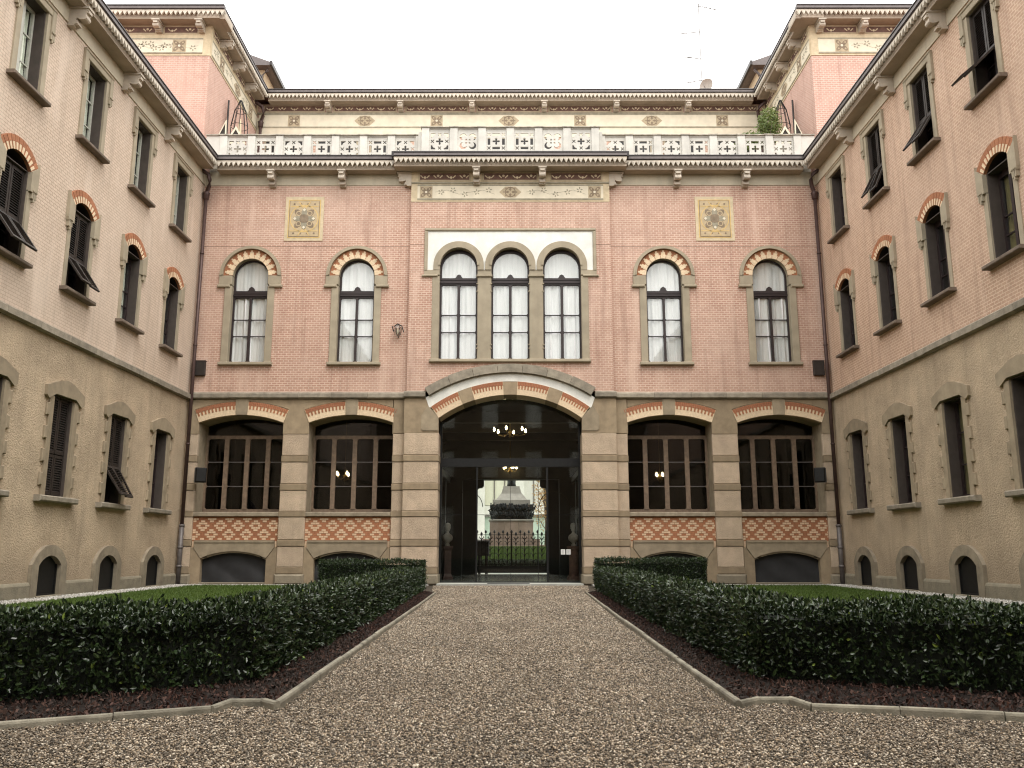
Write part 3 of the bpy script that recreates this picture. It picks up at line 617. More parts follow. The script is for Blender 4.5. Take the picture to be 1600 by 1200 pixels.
# ------------------------------------------------------------------ eaves, gutters, brackets
def tooth_mesh():
    if 'tooth' not in PROTO:
        m = MB(); p = 0.0775
        m.add([(-p, -0.03, 0.20), (p, -0.03, 0.20), (0, -0.05, 0.045), (-p, 0.05, 0.20), (p, 0.05, 0.20), (0, 0.03, 0.06), (0, -0.068, 0.17)],
              [(0, 1, 6), (0, 6, 2), (6, 1, 2), (0, 2, 5, 3), (1, 4, 5, 2), (3, 5, 4), (0, 3, 4, 1)])
        PROTO['tooth'] = m.mesh('tooth', 'tooth')
    return PROTO['tooth']
def bracket_mesh(d=0.42, h=0.46, w=0.2):
    key = 'br%g%g' % (d, h)
    if key not in PROTO:
        prof = [(0.02, 0), (-d, 0), (-d, -0.09 * h / 0.46), (-d + 0.02, -0.10 * h / 0.46)]
        for i in range(7): a = PI * 0.55 - PI * 1.05 * i / 6; prof.append((-d + 0.12 - 0.10 * math.cos(a - PI * 0.3) * 1.0, -0.17 * h / 0.46 - 0.07 * math.sin(PI * i / 6) * 1.0 - 0.02 * i))
        prof += [(-0.17, -0.27 * h / 0.46), (-0.16, -0.31 * h / 0.46), (-0.20, -0.34 * h / 0.46), (-0.19, -0.40 * h / 0.46), (-0.13, -0.43 * h / 0.46), (-0.12, -h), (0.02, -h)]
        m = MB().profile_x(prof, -w / 2, w / 2); m.box(-w / 2 - 0.03, w / 2 + 0.03, -d - 0.03, 0.0, -0.05, -0.001)
        m.box(-w / 2 + 0.03, w / 2 - 0.03, -d - 0.012, -d + 0.05, -0.14, -0.07)
        m.box(-w / 2 + 0.02, w / 2 - 0.02, -0.215, -0.1, -h * 0.93, -h * 0.8)
        PROTO[key] = m.mesh('bracket', 'eave')
    return PROTO[key]
def eave(parent, x0, x1, zt, o=0.5, teeth_obj=None, loc=(0, 0, 0), rz=0, ends=(0, 0), teeth=True):
    """soffit, fascia with saw teeth and gutter along local x; zt is the gutter's top; wall face at y=0"""
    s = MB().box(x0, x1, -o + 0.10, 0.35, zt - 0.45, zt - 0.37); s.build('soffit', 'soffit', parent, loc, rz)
    f = MB().box(x0, x1, -o + 0.0, -o + 0.10, zt - 0.245, zt - 0.17)
    f.box(x0, x1, -o + 0.10, 0.35, zt - 0.369, zt - 0.18); f.build('fascia', 'eave', parent, loc, rz)
    g = MB().profile_x([(-o - 0.05, zt), (-o - 0.06, zt - 0.03), (-o - 0.05, zt - 0.045), (-o - 0.03, zt - 0.05), (-o - 0.03, zt - 0.13), (-o + 0.0, zt - 0.17), (-o + 0.1, zt - 0.17), (-o + 0.1, zt - 0.02), (-o - 0.02, zt - 0.02), (-o - 0.03, zt)], x0 - ends[0], x1 + ends[1], 0)
    g.box(x0 - ends[0], x1 + ends[1], -o - 0.038, -o - 0.03, zt - 0.135, zt - 0.052, 1)
    g.build('gutter', ['gutter', 'gutter2'], parent, loc, rz)
    if teeth:
        n = int((x1 - x0) / 0.155); st = (x1 - x0) / n; tm = tooth_mesh(); mat = Matrix.Rotation(rz, 4, 'Z')
        if teeth_obj is None:
            j = MB(); src = [tuple(v.co) for v in tm.vertices]; fs = [tuple(p.vertices) for p in tm.polygons]
            for i in range(n): cx = x0 + st * (i + 0.5); j.add([(v[0] + cx, v[1] - o + 0.01, v[2] + zt - 0.43) for v in src], fs)
            j.build('saw_tooth_band', 'tooth', parent, loc, rz, kind='stuff')
        else:
            for i in range(n):
                cx = x0 + st * (i + 0.5); p = mat @ Vector((cx, -o + 0.01, zt - 0.43)) + Vector(loc)
                if p.y > 13: put('tooth', tm, parent, p, rz)
def downpipe(label, x, y, z0, z1, sx, r=0.055, shoe=True):
    t = thing('downpipe', label, 'downpipe', (x, y, z0))
    H = z1 - z0
    MB().tube([(0, 0, 0.0 if not shoe else 1.75), (0, 0, H - 0.75)], r, 12).build('pipe', 'pipe', t, smooth=True)
    MB().tube([(0, 0, H - 0.75), (-sx * 0.02, 0, H - 0.68), (-sx * 0.10, -0.07, H - 0.52), (-sx * 0.13, -0.12, H - 0.35), (-sx * 0.08, -0.16, H - 0.18), (sx * 0.1, -0.22, H - 0.05), (sx * 0.3, -0.3, H)], r * 1.15, 12).build('swan_neck', 'pipe', t, smooth=True)
    MB().lathe([(0.06, H - 0.98), (0.09, H - 0.95), (0.10, H - 0.8), (0.12, H - 0.75), (0.07, H - 0.70)], n=14).build('collar', 'pipe', t, smooth=True)
    if shoe:
        MB().tube([(0, 0, 0.0), (0, 0, 1.76)], r * 1.3, 12).build('cast_iron_shoe', 'pipe2', t, smooth=True)
        for z in (0.55, 1.1, 1.74): MB().lathe([(r * 1.3, z - 0.04), (r * 1.6, z - 0.02), (r * 1.6, z + 0.02), (r * 1.3, z + 0.04)], n=14).build('pipe_ring', 'pipe2', t, smooth=True)
    for z in (4.2, 7.3, 10.3):
        if z < H - 1: MB().lathe([(r, z - 0.025), (r * 1.25, z - 0.02), (r * 1.25, z + 0.02), (r, z + 0.025)], n=12).build('pipe_clip', 'pipe', t, smooth=True)
    return t

# ------------------------------------------------------------------ the end building with the arcade
cb = thing('arcade_building', 'pink brick building across the courtyard end with stone arcade, arched doorway and terrace', 'building', (0, FY, 0))
BAYS = (-8.29, -4.9, 4.9, 8.29)
WINX = (-8.28, -4.89, 4.89, 8.28)
# backing wall of the ground floor
out = [(-9.95, 0.0), (-2.2, 0.0), (-2.2, 5.0), (-2.2, 5.59), (2.2, 5.59), (2.2, 5.0), (2.2, 0.0), (9.95, 0.0), (9.95, 5.6), (-9.95, 5.6)]
holes = [opening(1.3, 2.15, 4.87, 0.24, 12, x) for x in BAYS] + [opening(0.98, 0.07, 0.76, 0.19, 10, x) for x in BAYS]
MB().prism([(-9.95, 0.0), (-2.2, 0.0), (-2.2, 5.59), (-9.95, 5.59)], 0.12, 0.98, 0, [h for h in holes if h[0][0] < 0]).build('arcade_wall', 'stone', cb)
MB().prism([(2.2, 0.0), (9.95, 0.0), (9.95, 5.59), (2.2, 5.59)], 0.12, 0.98, 0, [h for h in holes if h[0][0] > 0]).build('arcade_wall', 'stone', cb)
# spandrels above the bays
for sg in (-1, 1):
    hs = [opening(1.45, 4.4, 5.29, 0.26, 14, x) for x in BAYS if x * sg > 0]
    a, b = (-9.94, -3.62) if sg < 0 else (3.62, 9.94)
    top = [(a, 4.53)]
    for x in sorted(x for x in BAYS if x * sg > 0):
        L = list(reversed(chordarc(1.45, 5.29, 0.26, 14, x))); top += [(x - 1.3, 4.53), (x - 1.3, 4.88), (x - 1.32, 4.95)] + L + [(x + 1.32, 4.95), (x + 1.3, 4.88), (x + 1.3, 4.53)]
    top += [(b, 4.53), (b, 5.60), (a, 5.60)]
    MB().prism(top, -0.012, 0.121).build('spandrel', 'band', cb)
# pier stones
LAY = [(0.0, 0.32, 'base', -0.06), (0.32, 0.52, 'band', -0.005), (0.52, 1.13, 'rough', 0.0), (1.13, 1.33, 'band', -0.02), (1.33, 2.0, 'rough', 0.0), (2.0, 2.17, 'band', -0.02),
       (2.17, 2.80, 'rough', 0.0), (2.80, 3.0, 'band', -0.02), (3.0, 3.66, 'rough', 0.0), (3.66, 3.86, 'band', -0.02), (3.86, 4.53, 'rough', 0.0)]
def pier(x0, x1, y, back=0.12, cap=None):
    cache = {}
    for z0, z1, mt, dy in LAY:
        k = (round(z1 - z0, 3), mt); wide = 0.05 if mt == 'base' else (0.012 if mt == 'band' else 0)
        me = MB().box(-(x1 - x0) / 2 - wide, (x1 - x0) / 2 + wide, y + dy, back, 0.004, z1 - z0 - 0.004, 0, 0.05 if mt == 'base' else 0.014).mesh('stone', mt)
        put({'base': 'plinth_block', 'band': 'band_stone', 'rough': 'rough_block'}[mt], me, cb, ((x0 + x1) / 2, 0, z0))
    if cap: MB().box(x0, x1, y - 0.01, back, cap[0], cap[1], 0, 0.014).build('capital_stone', 'band', cb)
for sg in (-1, 1):
    pier(*sorted((sg * 6.2, sg * 6.99)), 0.0); pier(*sorted((sg * 9.59, sg * 9.93)), 0.0)
    pier(*sorted((sg * 3.25, sg * 3.6)), -0.03, cap=(4.53, 5.60)); pier(*sorted((sg * 2.18, sg * 3.24)), -0.22, 0.6)
    # returns of the bay piers
# door spandrel with its shoulder blocks
hoodC, hoodR0, hoodR1 = 1.74, 4.66, 4.93
vC, vR0, vR1 = 2.03, 3.68, 4.10
def arcpts(c, r, x0, x1, n=20): return [(x0 + (x1 - x0) * i / n, c + math.sqrt(r * r - (x0 + (x1 - x0) * i / n) ** 2)) for i in range(n + 1)]
p = [(-3.25, 4.53), (-2.2, 4.53), (-2.2, 4.98)] + arcpts(vC, vR1 - 0.03, -2.46, 2.46, 24) + [(2.2, 4.98), (2.2, 4.53), (3.25, 4.53), (3.25, 5.60), (2.62, 5.60)] + arcpts(hoodC, hoodR0, 2.58, -2.58, 24) + [(-2.62, 5.60), (-3.25, 5.60)]
MB().prism(p, -0.22, 0.6).build('door_spandrel', 'band', cb)
for sg in (-1, 1):
    MB().prism([(sg * 2.19, 4.60), (sg * 2.66, 4.60), (sg * 2.72, 4.66), (sg * 2.72, 5.05), (sg * 2.55, 5.35), (sg * 2.47, 5.32), (sg * 2.19, 5.0)], -0.245, -0.219).build('shoulder_stone', 'stone', cb)
MB().prism(arcpts(vC, vR1, -2.48, 2.48, 24) + arcpts(hoodC, hoodR0 + 0.01, 2.60, -2.60, 24), -0.232, -0.2).build('white_arch_ring', 'white', cb)
hs = list(range(-36, 37)); H0 = math.asin(2.63 / hoodR1); k = 7
for i in range(k):
    a0 = PI / 2 + H0 - 2 * H0 * i / k; a1 = PI / 2 + H0 - 2 * H0 * (i + 1) / k + 0.002
    h = MB().sector(0, hoodC, hoodR0, hoodR1 + random.uniform(-.006, .006), a0, a1, -0.34, 0.0, 5); h.sector(0, hoodC, hoodR0 - 0.03, hoodR0 + 0.03, a0, a1, -0.27, 0.0, 5)
    h.build('hood_stone', 'string', cb)
def brick_teeth(c, ra, rb, rc, a0, a1, y, n, cx=0):
    """terracotta soldier course: outer band with longer bricks hanging at every second place"""
    m = MB(); m.sector(cx, c, rb, rc, a0, a1, y, y + 0.01, max(4, n // 2))
    st = (a1 - a0) / n
    for i in range(n):
        am = a0 + st * (i + 0.5); m.sector(cx, c, ra, rb, am - st * 0.23, am + st * 0.23, y, y + 0.01, 1)
    return m
def seg(c, r0, r1, a0, a1, y0, y1, n, cx=0, teeth=10):
    v = MB().sector(cx, c, r0, r1, a0, a1, y0, y1, 7).build('voussoir_block', 'cream', cb)
    w = r1 - r0
    brick_teeth(c, r0 + w * 0.42, r0 + w * 0.70, r1 - 0.004, a0 + 0.003 * (1 if a1 > a0 else -1), a1 - 0.003 * (1 if a1 > a0 else -1), y0 - 0.009, teeth, cx).build('brick_teeth', 'terra', v, kind='stuff')
    j = MB(); st = (a1 - a0) / (teeth * 2)
    for i in range(1, teeth * 2): j.sector(cx, c, r0 + w * 0.70, r1 - 0.006, a0 + st * i - 0.0008 * 3, a0 + st * i + 0.0008 * 3, y0 - 0.0115, y0 - 0.0095, 1)
    j.build('mortar_joints', 'terra_d', v, kind='stuff')
D = R
for sg in (-1, 1):
    seg(vC, vR0, vR1, PI / 2 - sg * D(3.1), PI / 2 - sg * D(17.2), -0.245, 0.6, 8)
    MB().sector(0, vC, vR0, vR1, PI / 2 - sg * D(17.2), PI / 2 - sg * D(23.2), -0.262, 0.6, 4).build('voussoir_stone', 'band', cb)
    seg(vC, vR0, vR1, PI / 2 - sg * D(23.2), PI / 2 - sg * D(36.4), -0.245, 0.6, 8)
MB().sector(0, vC, vR0, hoodR0 + hoodC - vC - 0.29 + 0.0, PI / 2 - D(3.1), PI / 2 + D(3.1), -0.262, 0.6, 3).build('keystone', 'band', cb)
# bay arches, keystones
r_ = (1.3 ** 2 + 0.24 ** 2) / 0.48; cz_ = 4.88 + 0.24 - r_; ro_ = 5.535 - cz_
ha = math.asin(1.3 / r_) ; hk = 0.195 / ro_
for x in BAYS:
    for sg in (-1, 1): seg(cz_, r_, ro_, PI / 2 - sg * hk, PI / 2 - sg * ha * 1.0, -0.03, 0.55, 8, x, 11)
    MB().sector(x, cz_, r_, 5.60 - cz_, PI / 2 - hk, PI / 2 + hk, -0.05, 0.55, 2).build('keystone', 'stone', cb)
# string course, stone by stone
def course(x0, x1, y, n):
    L = (x1 - x0) / n; e = [x0] + [x0 + L * i + random.uniform(-.12, .12) for i in range(1, n)] + [x1]
    for a, b in zip(e[:-1], e[1:]):
        h = random.uniform(-0.006, 0.006)
        MB().profile_x([(y - 0.02, 5.62 + h), (y - 0.06, 5.65 + h), (y - 0.06, 5.77), (y + 0.03, 5.83), (0.25, 5.83), (0.25, 5.61), (y + 0.02, 5.61)], a + 0.004, b - 0.004).build('string_course_stone', 'string', cb)
course(-9.94, -3.26, -0.06, 6); course(3.26, 9.94, -0.06, 6); course(-3.27, -2.6, -0.26, 1); course(2.6, 3.27, -0.26, 1)
# upper brick walls
wh = [[(x - 0.58, 6.77), (x + 0.58, 6.77)] + arc(x, 9.62, 0.80, 0, PI, 20) for x in WINX]
wh = [[(x - 0.62, 6.77), (x + 0.62, 6.77), (x + 0.62, 9.62)] + arc(x, 9.62, 0.84, 0, PI, 20) + [(x - 0.62, 9.62)] for x in WINX]
for sg in (-1, 1):
    a, b = sorted((sg * 3.2, sg * 9.95))
    MB().prism([(a, 5.83), (b, 5.83), (b, 12.68), (a, 12.68)], 0, 0.3, 0, [h for h, x in zip(wh, WINX) if x * sg > 0]).build('brick_wall', 'brick', cb)
    MB().box(a, b, -0.025, 0.3, 12.68, 13.14).build('cornice_strip', 'strip', cb)
    MB().box(a, b, -0.01, 0.001, 10.60, 10.625).build('ledge', 'brick', cb)
tri = [(-2.47, 6.84), (2.47, 6.84), (2.47, 9.58), (2.72, 9.58), (2.72, 11.14), (-2.72, 11.14), (-2.72, 9.58), (-2.47, 9.58)]
bo = [(-3.2, 5.83), (-2.5, 5.83)] + arcpts(hoodC, hoodR1 - 0.04, -2.42, 2.42, 24) + [(2.5, 5.83), (3.2, 5.83), (3.2, 12.05), (-3.2, 12.05)]
MB().prism(bo, -0.16, 0.3, 0, [tri]).build('pavilion_brick_wall', 'brick', cb)
for a, b in ((-3.201, -2.74), (2.74, 3.201)): MB().box(a, b, -0.17, -0.159, 10.60, 10.625).build('ledge', 'brick', cb)
# three-light window
tw = MB(); X3 = (-1.64, 0, 1.64); ZS = 9.9
tw.box(-2.74, 2.74, -0.21, 0.28, 11.04, 11.15, 0, 0.03)
for sg in (-1, 1):
    a, b = sorted((sg * 2.63, sg * 2.74)); tw.box(a, b, -0.21, 0.28, 9.72, 11.04, 0, 0.02)
    a, b = sorted((sg * 2.24, sg * 2.74)); tw.box(a, b, -0.19, 0.28, 9.58, 9.75, 0, 0.01)
    a, b = sorted((sg * 2.30, sg * 2.80)); tw.box(a, b, -0.23, 0.1, 9.52, 9.585, 0, 0.02)
    a, b = sorted((sg * 2.24, sg * 2.47)); tw.box(a, b, -0.18, 0.28, 6.84, 9.55, 0, 0.012)
    a, b = sorted((sg * 0.60, sg * 1.04)); tw.box(a, b, -0.15, 0.28, 6.84, 9.52, 0, 0.02); tw.box(a - 0.03, b + 0.03, -0.20, 0.28, 9.52, 9.59, 0, 0.02); tw.box(a, b, -0.17, 0.28, 9.59, 9.75, 0, 0.01)
    for zz in (7.2, 7.32, 9.05, 9.3):
        for xx in (sg * 0.60, sg * 1.04): tw.box(xx - 0.03, xx + 0.03, -0.165, -0.10, zz - 0.015, zz + 0.015)
for x in X3:
    tw.sector(x, ZS, 0.60, 0.80, 0, PI, -0.20, 0.28, 24); tw.sector(x, ZS, 0.585, 0.66, 0, PI, -0.225, -0.1, 24)
    for sg in (-1, 1): a, b = sorted((x + sg * 0.6, x + sg * 0.80)); tw.box(a, b, -0.20, 0.28, 9.75, ZS, 0)
tw = tw.build('three_light_window', 'trim', cb); tw['label'] = 'three round-arched lights in a white panel over the doorway'
wpo = [(-2.64, 9.75)]
for x in X3: wpo += [(x - 0.7, 9.75)] + list(reversed(arc(x, ZS, 0.7, 0, PI, 20))) + [(x + 0.7, 9.75)]
wp = MB().prism(wpo + [(2.64, 9.75), (2.64, 11.05), (-2.64, 11.05)], -0.165, 0.28).build('white_panel', 'white', tw)
MB().box(-2.52, 2.50, -0.27, 0.28, 6.74, 6.84, 0, 0.02).build('sill', 'trim', tw)
for i, x in enumerate(X3):
    f = MB(); y = 0.05
    cross_frame(f, 0.60, 6.84, 9.36, y, (7.76, 8.32), 0.055, 0.085)
    f.box(-0.6, 0.6, y - 0.04, y + 0.07, 9.36, 9.44); f.box(-0.6, 0.6, y - 0.02, y + 0.07, 9.47, 9.54); f.box(-0.6, 0.6, y, y + 0.06, 9.44, 9.47)
    f.prism([(-0.13, 9.54), (0.13, 9.54), (0.09, 9.58), (0.06, 9.64), (0.0, 9.67), (-0.06, 9.64), (-0.09, 9.58)], y, y + 0.05)
    f.box(-0.60, -0.545, y, y + 0.06, 9.54, ZS - 0.05); f.box(0.545, 0.60, y, y + 0.06, 9.54, ZS - 0.05); f.sector(0, ZS - 0.05, 0.545, 0.64, 0, PI, y, y + 0.06, 20)
    f.build('frame', 'darkwood', tw, (x, 0, 0))
    for (a, b) in ((-0.545, -0.043), (0.043, 0.545)):
        for (c, d) in ((6.90, 7.747), (7.773, 8.307), (8.333, 9.305)): MB().box(a, b, y + 0.035, y + 0.04, c, d).build('pane', 'glass', tw, (x, 0, 0))
    MB().prism([(-0.55, 9.54), (0.55, 9.54)] + arc(0, ZS - 0.05, 0.55, 0, PI, 14), y + 0.035, y + 0.04).build('pane', 'glass', tw, (x, 0, 0))
    curtain(0.57, 6.86, 9.42, 0.145, None, 50 + i).build('curtain', 'curtain', tw, (x, 0, 0), smooth=True)
    curtain(0.585, 9.45, 0, 0.145, (ZS - 0.05, 0.59), 60 + i, 0.01).build('curtain', 'curtain', tw, (x, 0, 0), smooth=True)
for i, x in enumerate(WINX): facade_window(cb, x, 20 + i, ('arched window with drawn white curtains beside the left downpipe', 'arched window with white curtains left of the three-light window',
                                                       'arched window with white curtains right of the three-light window', 'arched window with drawn white curtains beside the right downpipe')[i])
# painted ornament, as thin raised pieces
def quatre(m, x, z, r, y, mi=0, t=0.004, n=8, k=4, rot=PI / 4):
    for i in range(k):
        a = rot + 2 * PI * i / k; cx, cz = x + r * 0.52 * math.cos(a), z + r * 0.52 * math.sin(a)
        m.prism([(cx + r * 0.5 * math.cos(a) * math.cos(b) - r * 0.26 * math.sin(a) * math.sin(b), cz + r * 0.5 * math.sin(a) * math.cos(b) + r * 0.26 * math.cos(a) * math.sin(b)) for b in [2 * PI * q / n for q in range(n)]], y - t, y, mi)
def ring(m, x, z, r0, r1, y, mi=0, t=0.004, n=12, sx=1, sz=1):
    p = lambda r: [(x + sx * r * math.cos(2 * PI * i / n), z + sz * r * math.sin(2 * PI * i / n)) for i in range(n)]
    m.prism(p(r1), y - t, y, mi, [p(r0)] if r0 > 0 else [])
def sprigs(m, x0, x1, z0, z1, y, n, mi, seed):
    r = random.Random(seed); L = (x1 - x0) / n
    for i in range(n):
        x = x0 + L * (i + 0.5); z = (z0 + z1) / 2 + (z1 - z0) * 0.22 * math.sin(i * 2.1)
        for k in range(5):
            a = k * 1.26 + i; s = (z1 - z0) * 0.20; m.prism([(x + s * 0.3 * math.cos(a), z + s * 0.3 * math.sin(a)), (x + s * math.cos(a - .35), z + s * math.sin(a - .35)), (x + s * 1.5 * math.cos(a), z + s * 1.5 * math.sin(a)), (x + s * math.cos(a + .35), z + s * math.sin(a + .35))], y - 0.003, y, mi)
        q = m; q.prism([(x - L / 2, z - 0.004), (x + L / 2, (z0 + z1) / 2 + (z1 - z0) * 0.22 * math.sin((i + 1) * 2.1) - 0.004), (x + L / 2, (z0 + z1) / 2 + (z1 - z0) * 0.22 * math.sin((i + 1) * 2.1) + 0.004), (x - L / 2, z + 0.004)], y - 0.003, y, mi)
def red_panel(parent, x0, x1, z0, z1, y, loc=(0, 0, 0), rz=0, seed=0):
    m = MB().box(x0, x1, y - 0.012, y, z0, z1, 1); m.box(x0 + 0.05, x1 - 0.05, y - 0.016, y - 0.012, z0 + 0.05, z1 - 0.04, 0)
    n = max(2, int((x1 - x0) / 0.42)); L = (x1 - x0) / n; zc = (z0 + z1) / 2
    for i in range(n):
        x = x0 + L * (i + 0.5); ring(m, x, zc + 0.03 * (1 if i % 2 else -1), 0, 0.045, y - 0.016, 2, 0.003, 6)
        for sg in (-1, 1): m.prism([(x + sg * 0.06, zc - 0.06), (x + sg * 0.16, zc + 0.03), (x + sg * 0.13, zc + 0.06), (x + sg * 0.05, zc - 0.03)], y - 0.019, y - 0.016, 2)
    m.build('painted_frieze_panel', ['redbrown', 'ftan', 'ftan2'], parent, loc, rz)
def cream_band(parent, x0, x1, z0, z1, y, meds, loc=(0, 0, 0), rz=0, sprig=True):
    """meds: list of (x, kind); kind 0 = square four-petal rosette, 1 = wide lozenge medallion"""
    m = MB(); h = z1 - z0; zc = (z0 + z1) / 2
    m.box(x0, x1, y - 0.010, y, z0, z1, 0); m.box(x0, x1, y - 0.018, y - 0.01, z0, z0 + 0.05, 1); m.box(x0, x1, y - 0.018, y - 0.01, z1 - 0.05, z1, 1)
    for x, kd in meds:
        s = h * 0.5 - 0.06
        if kd == 0:
            m.prism(rect(x - s, x + s, zc - s, zc + s), y - 0.014, y - 0.010, 2); quatre(m, x, zc, s * 1.15, y - 0.014, 3); ring(m, x, zc, 0, s * 0.2, y - 0.018, 0); ring(m, x, zc, s * 0.28, s * 0.36, y - 0.018, 3)
            for a in range(4): ring(m, x + s * 0.72 * math.cos(a * PI / 2 + PI / 4), zc + s * 0.72 * math.sin(a * PI / 2 + PI / 4), 0, s * 0.13, y - 0.018, 2)
        else:
            w = s * 1.75
            m.prism([(x - w, zc), (x - w * 0.45, zc - s * 0.9), (x + w * 0.45, zc - s * 0.9), (x + w, zc), (x + w * 0.45, zc + s * 0.9), (x - w * 0.45, zc + s * 0.9)], y - 0.014, y - 0.010, 2)
            ring(m, x, zc, s * 0.72, s * 0.86, y - 0.014, 3, n=16); quatre(m, x, zc, s * 0.72, y - 0.014, 3, k=4, rot=0); quatre(m, x, zc, s * 0.5, y - 0.018, 2, k=4)
            for q in range(8): a = q * PI / 4; ring(m, x + s * 0.95 * math.cos(a) * 1.05, zc + s * 0.8 * math.sin(a), 0, s * 0.12, y - 0.018, 3, 0.003, 6)
    if sprig:
        xs_ = [x0 + 0.15] + [q for x, kd in meds for q in (x - h * (0.55 if kd == 0 else 0.95), x + h * (0.55 if kd == 0 else 0.95))] + [x1 - 0.15]
        for i in range(0, len(xs_) - 1, 2):
            if xs_[i + 1] - xs_[i] > 0.5: sprigs(m, xs_[i], xs_[i + 1], z0 + 0.08, z1 - 0.08, y - 0.010, max(2, int((xs_[i + 1] - xs_[i]) / 0.34)), 1, i)
    m.build('painted_frieze_band', ['fcream', 'fgrey', 'ftan', 'fdark'], parent, loc, rz)
MB().box(-3.2, 3.2, -0.175, 0.3, 12.05, 12.98).build('frieze_ground', 'ftan2', cb)
cream_band(cb, -3.0, 3.0, 12.11, 12.64, -0.175, [(-2.72, 0), (0, 1), (2.72, 0)])
MB().box(-3.205, 3.205, -0.20, -0.17, 12.67, 12.72).build('moulding', 'fgrey', cb)
MB().box(-3.2, 3.2, -0.165, 0.3, 12.98, 13.2).build('frieze_backing', 'ftan2', cb)
for a, b in ((-2.98, -1.28), (-0.90, 0.90), (1.28, 2.98)): red_panel(cb, a, b, 12.75, 13.06, -0.178)
# eave of the terrace
for sg in (-1, 1):
    a, b = sorted((sg * 3.72, sg * 9.45)); eave(cb, a, b, 13.50, 0.5)
    for x in ((-7.72, -5.44) if sg < 0 else (5.40, 7.62)): put('bracket', bracket_mesh(), cb, (x, -0.02, 13.05))
    put('bracket', bracket_mesh(), cb, (sg * 3.22, -0.1, 13.05), sg * PI / 2)
eave(cb, -3.72, 3.72, 13.52, 0.72)
for sg in (-1, 1):
    for nm, bx, mt in (('fascia', (3.64, 3.72, -0.64, -0.50, 13.16, 13.35), 'eave'), ('gutter', (3.722, 3.79, -0.76, -0.5, 13.36, 13.52), 'gutter')):
        MB().box(*sorted((sg * bx[0], sg * bx[1])), *bx[2:]).build(nm, mt, cb)
for x in (-1.09, 1.03): put('bracket', bracket_mesh(0.44), cb, (x, -0.19, 13.06))
# painted panels
for x, sd, nm in ((-6.66, 0, 'left'), (6.6, 1, 'right')):
    m = MB(); z0, z1, w = 10.78, 12.28, 0.62; y = -0.005
    m.box(x - w, x + w, y - 0.015, y + 0.006, z0, z1, 0); m.box(x - w + .1, x + w - .1, y - 0.022, y - 0.015, z0 + .1, z1 - .1, 1); m.box(x - w + .13, x + w - .13, y - 0.026, y - 0.022, z0 + .13, z1 - .13, 3)
    m.box(x - w + .15, x + w - .15, y - 0.030, y - 0.026, z0 + .15, z1 - .15, 2); yy = y - 0.030; zc = (z0 + z1) / 2
    for zq in (z0 + .33, z1 - .33): m.box(x - .45, x + .45, yy - .004, yy, zq - .012, zq + .012, 1)
    for sg in (-1, 1):
        for ax in (-1, 1): m.prism([(x + ax * .02, zc + sg * .36), (x + ax * .05, zc + sg * .36), (x + ax * .2, zc + sg * .58), (x + ax * .17, zc + sg * .58)], yy - .005, yy, 1)
        for q in range(4): ring(m, x - .33 + q * .22, zc + sg * .50, 0, .035, yy, 3, .004, 6)
    quatre(m, x, zc, 0.42, yy, 3, k=4); quatre(m, x, zc, 0.36, yy - .004, 4, k=4, rot=0); ring(m, x, zc, 0, 0.15, yy - .008, 3)
    for q in range(4): a = q * PI / 2 + PI / 4; ring(m, x + .25 * math.cos(a), zc + .25 * math.sin(a), .06, .09, yy - .004, 2, n=10)
    for q in range(4): a = q * PI / 2; ring(m, x + .30 * math.cos(a), zc + .30 * math.sin(a), 0, .055, yy - .008, 5, n=4)
    ring(m, x, zc, .44, .465, yy, 1, n=20)
    o = m.build('painted_wall_panel', ['ftan2', 'fgold', 'fpanel', 'fdark', 'fgrey', 'fcream'], cb); o['label'] = 'square ornamental fresco panel high on the %s brick wall' % nm
